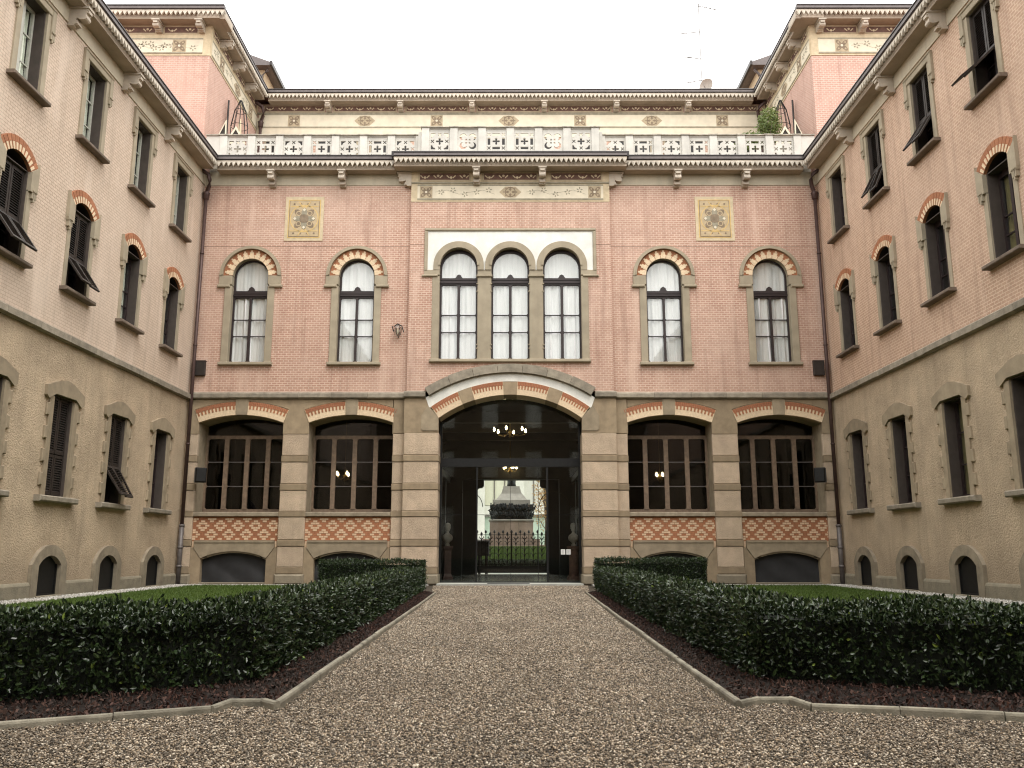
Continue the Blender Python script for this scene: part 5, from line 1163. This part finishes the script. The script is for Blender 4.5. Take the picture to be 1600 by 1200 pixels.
# building that closes the courtyard behind the viewer (seen in the door glass)
t = thing('opposite_building', 'darkened building closing the courtyard opposite the arcade, seen only reflected in the door glass', 'building', (0, -9.0, 0), PI)
ho = [rect(x - 0.6, x + 0.6, z, z + 2.0) for x in (-8, -4.8, -1.6, 1.6, 4.8, 8) for z in (2.2, 6.3, 9.9)]
MB().prism(rect(-9.94, 9.94, 0, 13.6), 0, 0.4, 0, ho).build('wall', 'opp', t)
for x in (-8, -4.8, -1.6, 1.6, 4.8, 8):
    for z in (2.2, 6.3, 9.9): MB().box(x - 0.6, x + 0.6, 0.2, 0.24, z, z + 2.0).build('window', 'bldwhite', t)
MB().box(-9.94, 9.94, -0.4, 6, 13.6, 13.8).build('roof', 'roof', t)

# ------------------------------------------------------------------ pipes and fixtures on the walls
downpipe('dark brown downpipe in the left corner of the courtyard', -9.83, FY - 0.16, 0.0, 13.1, -1)
downpipe('dark brown downpipe in the right corner of the courtyard', 9.83, FY - 0.16, 0.0, 13.1, 1)
for sg, nm in ((-1, 'left'), (1, 'right')):
    downpipe('short dark downpipe in the %s inner corner above the terrace' % nm, sg * 9.98, RY - 0.16, 13.5, 18.55, sg, 0.06, False)
    t = thing('junction_box', 'dark metal box on the brick beside the %s downpipe' % nm, 'box', (sg * (9.66 if sg < 0 else 9.60), FY, 6.35))
    MB().box(-0.16, 0.16, -0.12, 0, 0, 0.46, 0, 0.01).build('casing', 'shut', t); MB().box(-0.17, 0.17, -0.13, 0, 0.45, 0.475).build('lid', 'pipe', t)
    t = thing('loudspeaker', 'black wall loudspeaker on the pier at the %s end of the arcade' % nm, 'loudspeaker', (sg * 9.42, FY - 0.12, 3.0), -sg * 0.5)
    MB().box(-0.16, 0.16, -0.30, -0.04, 0.02, 0.46, 0, 0.03).build('cabinet', 'iron', t); MB().box(-0.13, 0.13, -0.31, -0.295, 0.05, 0.43).build('grille', 'iron', t); MB().box(-0.03, 0.03, -0.05, 0.12, 0.2, 0.28).build('wall_mount', 'iron', t)
t = thing('wall_lantern', 'small glass lantern on an iron bracket left of the pavilion', 'lantern', (-3.52, FY - 0.16, 7.62))
m = MB(); m.lathe([(0.085, 0.0), (0.11, 0.06), (0.12, 0.2), (0.07, 0.3), (0.0, 0.34)], n=6); m.build('glass_body', 'glass', t)
m = MB(); pts = [(-0.10, 0, 0.02), (-0.16, 0, 0.22), (-0.06, 0, 0.27), (0, 0, 0.31), (0.06, 0, 0.27), (0.15, 0, 0.23), (0.14, 0, 0.02)]
for dx in (0,): m.tube([(-0.12, -0.05, 0.10), (-0.17, -0.05, 0.27), (-0.10, -0.05, 0.27), (0, -0.05, 0.35), (0.10, -0.05, 0.29), (0.13, -0.05, 0.28), (0.19, -0.05, 0.08)], 0.018, 6)
for k in range(6): a = k * PI / 3; m.tube([(0.085 * math.cos(a), 0.085 * math.sin(a), 0), (0.12 * math.cos(a), 0.12 * math.sin(a), 0.2), (0.02 * math.cos(a), 0.02 * math.sin(a), 0.33)], 0.008, 4)
m.tube([(0, 0, 0.02), (0, 0.16, -0.04)], 0.015, 6); m.build('iron_cage', 'iron', t); MB().lathe([(0.0, 0.02), (0.035, 0.08), (0.03, 0.16), (0.0, 0.2)], n=8).build('lamp', 'fcream', t)

# ------------------------------------------------------------------ terrace: trellis cages, glazed gables, plant, dish, aerial
for sg, nm in ((-1, 'left'), (1, 'right')):
    t = thing('trellis_cage', 'tall dark wire trellis cage standing on the %s end of the terrace' % nm, 'trellis', (sg * 9.66, 28.0, 13.42))
    P = [(0.24, 0), (0.28, 0.6), (0.31, 1.6), (0.30, 2.4), (0.20, 3.0), (0.03, 3.42)]
    m = MB()
    for k in range(10):
        a = 2 * PI * k / 10; m.tube([(r * math.cos(a), r * math.sin(a), z) for r, z in P], 0.012, 5)
    for r, z in P[:-1]: m.tube([(r * math.cos(2 * PI * i / 16), r * math.sin(2 * PI * i / 16), z) for i in range(17)], 0.010, 5, caps=False)
    m.build('wire_frame', 'iron', t); MB().tube([(sg * 0.42, -0.05, 0), (sg * 0.42, -0.05, 3.4)], 0.035, 8).build('post', 'shut', t)
    MB().lathe([(0.2, 0), (0.24, 0.35), (0.28, 0.6), (0.25, 0.62), (0.17, 0.6)], n=14).build('pot', 'coping', t, smooth=True)
    MB().tube([(0, 0, 0.5), (0.05, 0, 1.1), (-0.03, 0.02, 1.7), (0.02, 0, 2.7)], [0.13, 0.16, 0.14, 0.03], 8).build('wrapped_plant', 'ftan2', t, smooth=True)
    for q, (dx, hh) in enumerate(((0.75, 1.05), (-0.62, 0.95))):
        x = sg * (9.84 if q == 0 else 9.28)
        g = thing('glazed_gable', 'small white-edged triangular gable %s the %s trellis cage' % ('outside' if q == 0 else 'inside', nm), 'gable', (x, 26.6, 13.42))
        hh = 1.92 if q == 0 else 1.78
        tri_ = [(-sg * 0.24, hh - 0.75), (sg * 0.10, hh - 0.75), (-sg * 0.22, hh)] if q == 0 else [(-0.36, hh - 0.75), (0.36, hh - 0.75), (0.0, hh - 0.1)]
        c = (sum(p[0] for p in tri_) / 3, sum(p[1] for p in tri_) / 3); inn = [(c[0] + (p[0] - c[0]) * 0.72, c[1] + (p[1] - c[1]) * 0.72) for p in tri_]
        MB().prism(tri_, -0.03, 0.03, 0, [inn]).build('frame', 'fcream', g); MB().prism(inn, -0.01, 0.01).build('pane', 'dim', g)
        MB().box(-0.24, 0.24 if q else 0.2, 0.04, 0.4, 0, hh - 0.76).build('plinth', 'coping', g)
t = thing('terrace_shrub', 'leafy yellow green potted shrub at the right end of the terrace', 'shrub', (8.75, 27.2, 13.42))
MB().lathe([(0.25, 0), (0.32, 0.45), (0.35, 0.5), (0.28, 0.5)], n=12).build('pot', 'terra_d', t, smooth=True)
m = MB()
for k in range(9): a = k * 0.7; m.tube([(0, 0, 0.4), (0.2 * math.cos(a), 0.2 * math.sin(a), 1.0), (0.45 * math.cos(a) + 0.1, 0.4 * math.sin(a), 1.5 + 0.5 * ((k * 37) % 10) / 10)], [0.02, 0.014, 0.006], 5)
m.build('stems', 'bark', t)
n = 2400; P = rng.normal(0, 1, (n, 3)); P /= np.linalg.norm(P, axis=1, keepdims=True); P *= rng.random((n, 1)) ** 0.4
P = P * np.array([0.42, 0.4, 0.75]) + np.array([0.2, 0, 1.95]); k2 = n // 3; P[:k2] = P[:k2] * np.array([1.3, 1.1, 0.4]) + np.array([-0.75, 0, 0.65])
scatter('foliage', P, rng.uniform(0, 6.28, (n, 3)), rng.uniform(0.07, 0.15, n), [MB().add([(0, 0, 0), (-.2, .5, .05), (0, 1, 0), (.2, .5, .05)], [(0, 1, 2, 3)]).mesh('shrub_leaf', 'leaf2')], t)
t = thing('satellite_dish', 'grey satellite dish on the roof edge at the foot of the aerial', 'dish', (8.36, 33.2, 19.5), R(-35))
d = MB(); nr = 8
for j in range(nr + 1):
    for k in range(20): a = 2 * PI * k / 20; r = 0.30 * j / nr; d.v.append((r * math.cos(a), -0.2 * (r / 0.30) ** 2 * 0.45, r * math.sin(a) * 1.05))
for j in range(nr):
    for k in range(20): d.f.append((j * 20 + k, j * 20 + (k + 1) % 20, (j + 1) * 20 + (k + 1) % 20, (j + 1) * 20 + k)); d.m.append(0)
d.xf(Matrix.Translation((0, 0, 0.95))); d.build('reflector', 'marble', t, smooth=True); MB().tube([(0, 0.05, -0.6), (0, 0.05, 0.9)], 0.025, 6).build('mast', 'pipe2', t); MB().tube([(0, 0, 0.7), (0, -0.35, 0.8), (0, -0.35, 0.9)], 0.015, 5).build('feed_arm', 'pipe2', t)
t = thing('television_aerial', 'tall thin aerial mast with stacked yagi arms on the roof', 'aerial', (8.2, 33.4, 19.4))
MB().tube([(0, 0, -0.6), (0.0, 0, 5.4)], 0.018, 6).build('mast', 'pipe2', t)
for z, L, a in ((5.0, 1.0, 0.35), (3.75, 0.9, 2.9), (2.45, 0.7, 3.3), (1.45, 0.75, 2.7)):
    m = MB(); dx, dy = math.cos(a), math.sin(a); m.tube([(-0.1 * dx, -0.1 * dy, z), (L * dx, L * dy, z + 0.05)], 0.018, 5)
    for k in range(6): p = L * k / 5; m.tube([(p * dx - 0.14 * dy, p * dy + 0.14 * dx, z + 0.01 - 0.1), (p * dx + 0.14 * dy, p * dy - 0.14 * dx, z + 0.01 + 0.1)], 0.013, 4)
    m.build('yagi_arm', 'pipe2', t)

# ------------------------------------------------------------------ doorway and passage
t = thing('doorstep', 'pale stone threshold slab across the arched doorway', 'step', kind='structure')
for i in range(4): MB().box(-2.14 + i * 1.07, -1.075 + i * 1.07, 25.35, 26.42, 0.0, 0.055, 0, 0.006).build('slab', 'paving', t)
t = thing('doormat', 'thin dark doormat in the middle of the stone threshold', 'doormat', (-0.05, 25.6, 0.055)); MB().box(-0.62, 0.62, -0.12, 0.12, 0.001, 0.016, 0, 0.004).build('mat', 'screen', t)
t = thing('passage_floor', 'grey polished floor of the entrance passage', 'floor', kind='structure')
for i in range(5):
    for j in range(9): MB().box(-2.74 + i * 1.096, -1.648 + i * 1.096, 26.43 + j * 1.1, 27.525 + j * 1.1, 0.0, 0.06).build('floor_slab', 'floor', t)
t = thing('glass_entrance_screen', 'dark framed glass screen and doors filling the arched doorway', 'glass door', (0, 26.48, 0.06))
f = MB(); f.box(-2.19, 2.19, -0.05, 0.08, 3.50, 3.76)
for x, w_ in ((-2.16, 0.05), (-1.03, 0.025), (0.0, 0.006), (0.86, 0.008), (1.14, 0.03), (2.16, 0.05)): f.box(x - w_, x + w_, -0.03, 0.05, 0.0, 3.50)
f.box(-2.19, 2.19, -0.031, 0.05, 0.0, 0.03); f.box(-2.11, 2.11, -0.006, 0.02, 2.02, 2.035)
for s in (-1, 1): f.box(*sorted((s * 2.12, s * 2.19)), -0.03, 0.05, 3.76, 4.9)
f.build('frame', 'iron', t)
for a, b in ((-2.11, -1.055), (-1.005, -0.007), (0.007, 0.851), (1.175, 2.11)): MB().box(a, b, 0.005, 0.015, 0.03, 3.5).build('pane', 'glass_door', t)
MB().box(0.869, 1.109, 0.005, 0.015, 0.03, 3.5).build('pane', 'glass_door', t)
MB().prism([(-2.14, 3.76), (2.14, 3.76), (2.14, 4.92)] + [(-p[0], p[1] - 0.06) for p in arcpts(vC, vR0 - 0.01, -2.12, 2.12, 20)] + [(-2.14, 4.92)], 0.005, 0.015).build('fanlight_pane', 'glass_door', t)
for x, nm in ((1.61, 'left'), (1.775, 'right')):
    t = thing('paper_notice', 'white sheet of paper stuck on the right door glass, %s of the pair' % nm, 'notice', (x, 26.478, 0.89)); MB().box(-0.066, 0.066, -0.004, 0.0, 0, 0.155).build('sheet', 'paper', t)
    b = MB()
    for k in range(5): b.box(-0.045, 0.045 - 0.012 * (k % 2), -0.0055, -0.004, 0.03 + 0.022 * k, 0.034 + 0.022 * k)
    b.build('printed_lines', 'pipe2', t.children[0] if False else t)
# panelling, cornice and side arches of the passage
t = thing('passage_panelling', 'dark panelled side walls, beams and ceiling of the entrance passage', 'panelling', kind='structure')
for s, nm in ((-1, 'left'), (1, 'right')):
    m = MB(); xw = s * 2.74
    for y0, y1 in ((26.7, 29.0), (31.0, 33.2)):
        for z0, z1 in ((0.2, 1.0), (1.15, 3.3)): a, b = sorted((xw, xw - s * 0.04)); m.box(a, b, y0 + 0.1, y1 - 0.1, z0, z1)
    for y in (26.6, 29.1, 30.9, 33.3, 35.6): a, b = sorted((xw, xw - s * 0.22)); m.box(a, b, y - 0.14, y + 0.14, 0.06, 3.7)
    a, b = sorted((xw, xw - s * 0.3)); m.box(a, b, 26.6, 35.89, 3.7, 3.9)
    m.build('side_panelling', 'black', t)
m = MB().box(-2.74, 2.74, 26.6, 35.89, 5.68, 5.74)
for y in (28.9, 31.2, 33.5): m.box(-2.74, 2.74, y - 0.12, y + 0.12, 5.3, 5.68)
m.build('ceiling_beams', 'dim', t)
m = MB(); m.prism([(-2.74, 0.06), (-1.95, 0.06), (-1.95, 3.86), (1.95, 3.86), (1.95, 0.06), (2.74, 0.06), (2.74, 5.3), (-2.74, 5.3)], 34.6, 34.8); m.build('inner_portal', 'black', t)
for s in (-1, 1):
    MB().sector(s * 1.75, 2.75, 0.60, 0.63, 0, PI, 34.55, 34.6, 16).build('portal_moulding', 'dim', t)
# busts
for s, nm, fz in ((-1, 'left', 1), (1, 'right', -1)):
    t = thing('portrait_bust', 'pale marble bust on a tall dark pedestal at the %s side of the passage' % nm, 'bust', (s * 2.12, 29.2, 0.06), fz * R(60))
    MB().lathe([(0.24, 0), (0.24, 0.08), (0.19, 0.12), (0.16, 0.2), (0.16, 0.95), (0.20, 1.0), (0.23, 1.05), (0.23, 1.1)], n=4 if s < 0 else 16).build('pedestal', 'redbrown' if s > 0 else 'pipe', t)
    b = MB(); b.lathe([(0.10, 1.10), (0.11, 1.14), (0.07, 1.19), (0.10, 1.23), (0.21, 1.30), (0.235, 1.38), (0.20, 1.46), (0.10, 1.51), (0.062, 1.55), (0.060, 1.60)], n=20, sx=1.0, sy=0.62)
    k0 = len(b.v); b.lathe([(0.02, 1.575), (0.055, 1.59), (0.078, 1.63), (0.090, 1.70), (0.095, 1.76), (0.085, 1.82), (0.055, 1.86), (0.012, 1.875)], n=20, sx=0.86, sy=1.05)
    for i in range(k0, len(b.v)):
        x, y, z = b.v[i]
        if y < -0.06 and abs(x) < 0.03: y -= 0.022 * math.exp(-((z - 1.69) / 0.028) ** 2) * (1 - abs(x) / 0.03) + 0.0; 
        if y < -0.04 and 0.02 < abs(x) < 0.06: y += 0.014 * math.exp(-((z - 1.735) / 0.015) ** 2)
        if z > 1.72 or y > 0.0: r_k = 1.07 + 0.03 * math.sin(i * 2.3); x, y = x * r_k, y * r_k
        b.v[i] = (x, y, z)
    b.box(-0.012, 0.012, -0.125, -0.08, 1.675, 1.72, 0, 0.006)
    b.build('bust', 'marble', t, smooth=True)
# chandeliers
def chandelier(label, x, y, z, r, ang, n=6, ceil=5.7):
    t = thing('chandelier', label, 'chandelier', (x, y, z), ang)
    MB().tube([(0, 0, 0.0), (0, 0, ceil - z)], 0.012, 6).build('chain', 'brass', t); MB().lathe([(0.01, -0.16), (0.05, -0.1), (0.03, -0.02), (0.06, 0.05), (0.02, 0.14)], n=10).build('stem', 'brass', t, smooth=True)
    for k in range(n):
        a = 2 * PI * k / n; c, s_ = math.cos(a), math.sin(a)
        m = MB().tube([(0.04 * c, 0.04 * s_, 0), (r * 0.5 * c, r * 0.5 * s_, -0.08), (r * 0.95 * c, r * 0.95 * s_, -0.02), (r * c, r * s_, 0.05)], 0.011, 6).build('arm', 'brass', t)
        MB().lathe([(0.012, 0.05), (0.035, 0.08), (0.04, 0.12), (0.02, 0.17), (0.003, 0.2)], r * c, r * s_, 8).build('bulb', 'bulb', m, smooth=True)
    return t
chandelier('brass chandelier with lit bulbs seen through the fanlight of the doorway', -0.02, 29.9, 5.08, 0.58, 0.3)
chandelier('smaller lit chandelier deep in the passage above the gateway', -0.03, 33.9, 4.16, 0.26, 0.2, 5)
chandelier('lit lamp inside the room behind the arcade window left of the doorway', -5.55, 28.6, 3.42, 0.30, 0.1, 5)
chandelier('lit lamp inside the room behind the arcade window right of the doorway', 5.05, 28.9, 3.42, 0.14, 0.5, 4)

# iron gate at the street side
t = thing('iron_gate', 'black wrought iron gate with spear finials and palmette scrolls closing the passage', 'gate', (0.03, 35.95, 0.06))
for z, h in ((0.40, 0.03), (1.42, 0.025), (1.60, 0.02)): MB().box(-1.45, 1.45, -0.015, 0.015, z, z + h).build('rail', 'iron', t)
MB().box(-1.45, 1.45, -0.02, 0.02, 0.06, 0.34).build('kick_plate', 'iron', t)
nb = 16
for i in range(nb + 1):
    x = -1.43 + 2.86 * i / nb; m = MB().tube([(x, 0, 0.34), (x, 0, 1.62 if i % 2 else 1.70)], 0.015 if i != nb // 2 else 0.03, 6)
    tz = 1.62 if i % 2 else 1.70; m.lathe([(0.012, tz - 0.03), (0.05, tz + 0.01), (0.045, tz + 0.05), (0.002, tz + 0.12)], x, 0, 6); m.build('bar', 'iron', t)
for i in range(8):
    x = -1.43 + 2.86 * (i * 2 + 1) / nb; m = MB()
    for z0, sc_ in ((1.45, 0.9), (1.28, 0.9), (1.02, 1.1), (0.80, 1.1), (0.55, 1.1)):
        for s in (-1, 1): m.tube([(x, 0, z0 - 0.12), (x + s * 0.03, 0, z0), (x + s * 0.09 * sc_, 0, z0 + 0.07), (x + s * 0.13 * sc_, 0, z0 + 0.05)], 0.014, 5)
    m.tube([(x + 0.085 * math.cos(a * PI / 6), 0, 1.51 + 0.075 * math.sin(a * PI / 6)) for a in range(13)], 0.009, 5, caps=False); m.build('scroll', 'iron', t)
t = thing('dark_stand', 'dark stand with two slim legs behind the left part of the iron gate', 'stand', (-1.18, 36.6, 0.06))
MB().box(-0.26, 0.26, -0.15, 0.15, 0.75, 1.32, 0, 0.03).build('cabinet', 'gutter', t); MB().box(-0.29, 0.29, -0.18, 0.18, 1.32, 1.40, 0, 0.02).build('top', 'pipe2', t)
for s in (-1, 1): MB().box(s * 0.15 - 0.06, s * 0.15 + 0.06, -0.1, 0.1, 0, 0.76).build('leg', 'gutter', t)

# ------------------------------------------------------------------ the square beyond
t = thing('street', 'pale paved street beyond the gate', 'street', kind='structure'); MB().box(-30, 30, 37.2, 43.0, -0.05, 0.02).build('paving', 'paving', t)
bk = MB(); bk.add([(-14, 43, 0.0), (14, 43, 0.0), (14, 43.2, 0.35), (-14, 43.2, 0.35), (14, 47.6, 1.25), (-14, 47.6, 1.25), (14, 60, 1.3), (-14, 60, 1.3)], [(0, 1, 2, 3), (3, 2, 4, 5), (5, 4, 6, 7)])
o = bk.build('grass_bank', 'lawn'); tag(o, kind='structure')
n = 26000; gx = rng.uniform(-3.2, 3.2, n); gy = rng.uniform(43.2, 47.6, n)
scatter('bank_grass', np.stack([gx, gy, 0.35 + (gy - 43.2) / 4.4 * 0.9], 1), np.stack([rng.uniform(-.4, .4, n), rng.uniform(-.4, .4, n), rng.uniform(0, 6.28, n)], 1), rng.uniform(0.05, 0.11, n), [bl], label='bright grass bank in front of the monument', cat='grass')
hedge('low dark ivy edging at the foot of the monument lawn', [(-3.5, 42.8), (3.5, 42.8)], 0.5, 0.55, 900, (0.06, 0.1))
t = thing('monument', 'stepped granite monument with a dark bronze relief band, seen through the passage', 'monument', (0.0, 50.5, 1.25))
z = -1.3
MB().box(-1.9, 1.9, -1.9, 1.9, -0.3, 0.12, 0, 0.03).build('step', 'granite2', t)
MB().box(-1.62, 1.62, -1.62, 1.62, 0.12, 0.42, 0, 0.03).build('step', 'granite2', t)
for i in range(3): MB().box(-1.24 + i * 0.83, -0.42 + i * 0.83, -1.24, 1.24, 0.42, 1.46, 0, 0.012).build('plinth_block', 'granite2', t)
MB().box(-1.30, 1.30, -1.30, 1.30, 1.46, 1.56, 0, 0.02).build('moulding', 'granite', t)
MB().box(-1.05, 1.05, -1.05, 1.05, 1.56, 2.40).build('drum', 'granite2', t)
rel = MB(); r = random.Random(5)
for i in range(44):
    for lvl in range(2):
        x = -1.2 + 2.4 * (i + r.random()) / 44; z = 1.62 + lvl * 0.35 + r.uniform(0, 0.12); y = -1.18 + r.uniform(-0.06, 0.06)
        k0 = len(rel.v); rel.lathe([(0.03, z), (0.07, z + 0.12), (0.08, z + 0.24), (0.04, z + 0.30), (0.05, z + 0.36), (0.01, z + 0.42)], x, y, 7)
        rel.xf(Matrix.Translation((x, y, z)) @ Matrix.Rotation(r.uniform(-.6, .6), 4, 'Y') @ Matrix.Translation((-x, -y, -z)), k0)
for i in range(30): x = r.uniform(-1.15, 1.15); z = r.uniform(1.65, 2.3); rel.tube([(x, -1.22, z), (x + r.uniform(-.3, .3), -1.3, z + r.uniform(-.15, .3)), (x + r.uniform(-.3, .3), -1.2, z + r.uniform(0, .35))], 0.022, 5)
rel.box(-1.2, 1.2, -1.17, 1.17, 1.57, 2.25); rel.build('bronze_relief', 'bronze', t, smooth=True)
MB().box(-1.08, 1.08, -1.08, 1.08, 2.36, 2.68, 0, 0.02).build('block', 'granite', t)
def frustum(w0, w1, z0, z1, mt, nm):
    m = MB(); m.add([(-w0, -w0, z0), (w0, -w0, z0), (w0, w0, z0), (-w0, w0, z0), (-w1, -w1, z1), (w1, -w1, z1), (w1, w1, z1), (-w1, w1, z1)], [(0, 1, 2, 3), (4, 5, 6, 7), (0, 1, 5, 4), (1, 2, 6, 5), (2, 3, 7, 6), (3, 0, 4, 7)]); return m.build(nm, mt, t)
frustum(0.90, 0.62, 2.69, 3.05, 'granite', 'sloping_cap'); frustum(0.60, 0.58, 3.05, 3.13, 'granite', 'tier'); frustum(0.56, 0.52, 3.13, 3.32, 'granite', 'tier'); frustum(0.50, 0.47, 3.32, 3.50, 'granite', 'tier')
MB().lathe([(0.28, 3.50), (0.24, 3.7), (0.27, 4.1), (0.22, 4.7), (0.28, 5.1), (0.22, 5.4), (0.1, 5.5)], n=12).build('bronze_figure', 'bronze', t, smooth=True)
# pale modern building beyond
t = thing('modern_building', 'pale modern building with wide panels beyond the monument', 'building', (0, 66, 0))
MB().box(-26, 26, 0.6, 10, 0, 15).build('wall', 'bldwhite', t)
for i in range(-8, 9):
    x = 0.55 + i * 3.05; MB().box(x - 2.62, x - 0.02 - 0.4, 0.3, 0.6, 4.5, 7.1).build('window_panel', 'curtain_wall' if i % 2 == 0 else 'bldwhite', t)
    MB().box(x - 2.62, x - 0.42, 0.25, 0.6, 0.3, 3.6).build('glazed_panel', 'bldglass', t); MB().box(x - 0.42, x + 0.42, -0.05, 0.6, 0, 9.5).build('column', 'bldwhite', t)
    for dx in (-1.9, -1.1): MB().box(x + dx - 0.03, x + dx + 0.03, 0.22, 0.3, 4.5, 7.1).build('mullion', 'pipe2', t)
for z0, z1 in ((3.65, 4.45), (7.15, 8.0), (10.5, 11.3)): MB().box(-26, 26, 0.1, 0.62, z0, z1).build('floor_band', 'bldwhite', t)
MB().box(-26, 26, 0.05, 0.12, 3.7, 3.75).build('painted_shadow_line', 'pipe2', t)  # raised dark strip, a shadow line drawn by its colour
# autumn tree
t = thing('autumn_tree', 'slender tree with sparse orange autumn leaves right of the monument', 'tree', (2.15, 54, 1.2))
m = MB().tube([(0, 0, 0), (0.05, 0, 1.5), (-0.05, 0, 3), (0.05, 0, 5), (0, 0, 7)], [0.12, 0.1, 0.08, 0.05, 0.02], 8); r = random.Random(3); tips = []
m.build('trunk', 'bark', t, smooth=True); m = MB()
for k in range(26):
    z = 0.9 + k * 0.22; a = k * 2.4; L = 1.0 - k * 0.02; p1 = (0.35 * L * math.cos(a), 0.35 * L * math.sin(a), z + 0.4); p2 = (L * 0.8 * math.cos(a), L * 0.8 * math.sin(a), z + 0.9); m.tube([(0, 0, z), p1, p2], [0.03, 0.02, 0.006], 5); tips += [p1, p2, ((p1[0] + p2[0]) / 2, (p1[1] + p2[1]) / 2, (p1[2] + p2[2]) / 2)]
m.build('branches', 'bark', t)
tips = np.array(tips); n = 2600; P = tips[rng.integers(0, len(tips), n)] + rng.normal(0, 0.17, (n, 3))
scatter('crown', P, rng.uniform(0, 6.28, (n, 3)), rng.uniform(0.07, 0.14, n), [MB().add([(0, 0, 0), (-.35, .5, .05), (0, 1, 0), (.35, .5, .05)], [(0, 1, 2, 3)]).mesh('autumn_leaf', 'leaf3')], t)
bpy.context.view_layer.update()
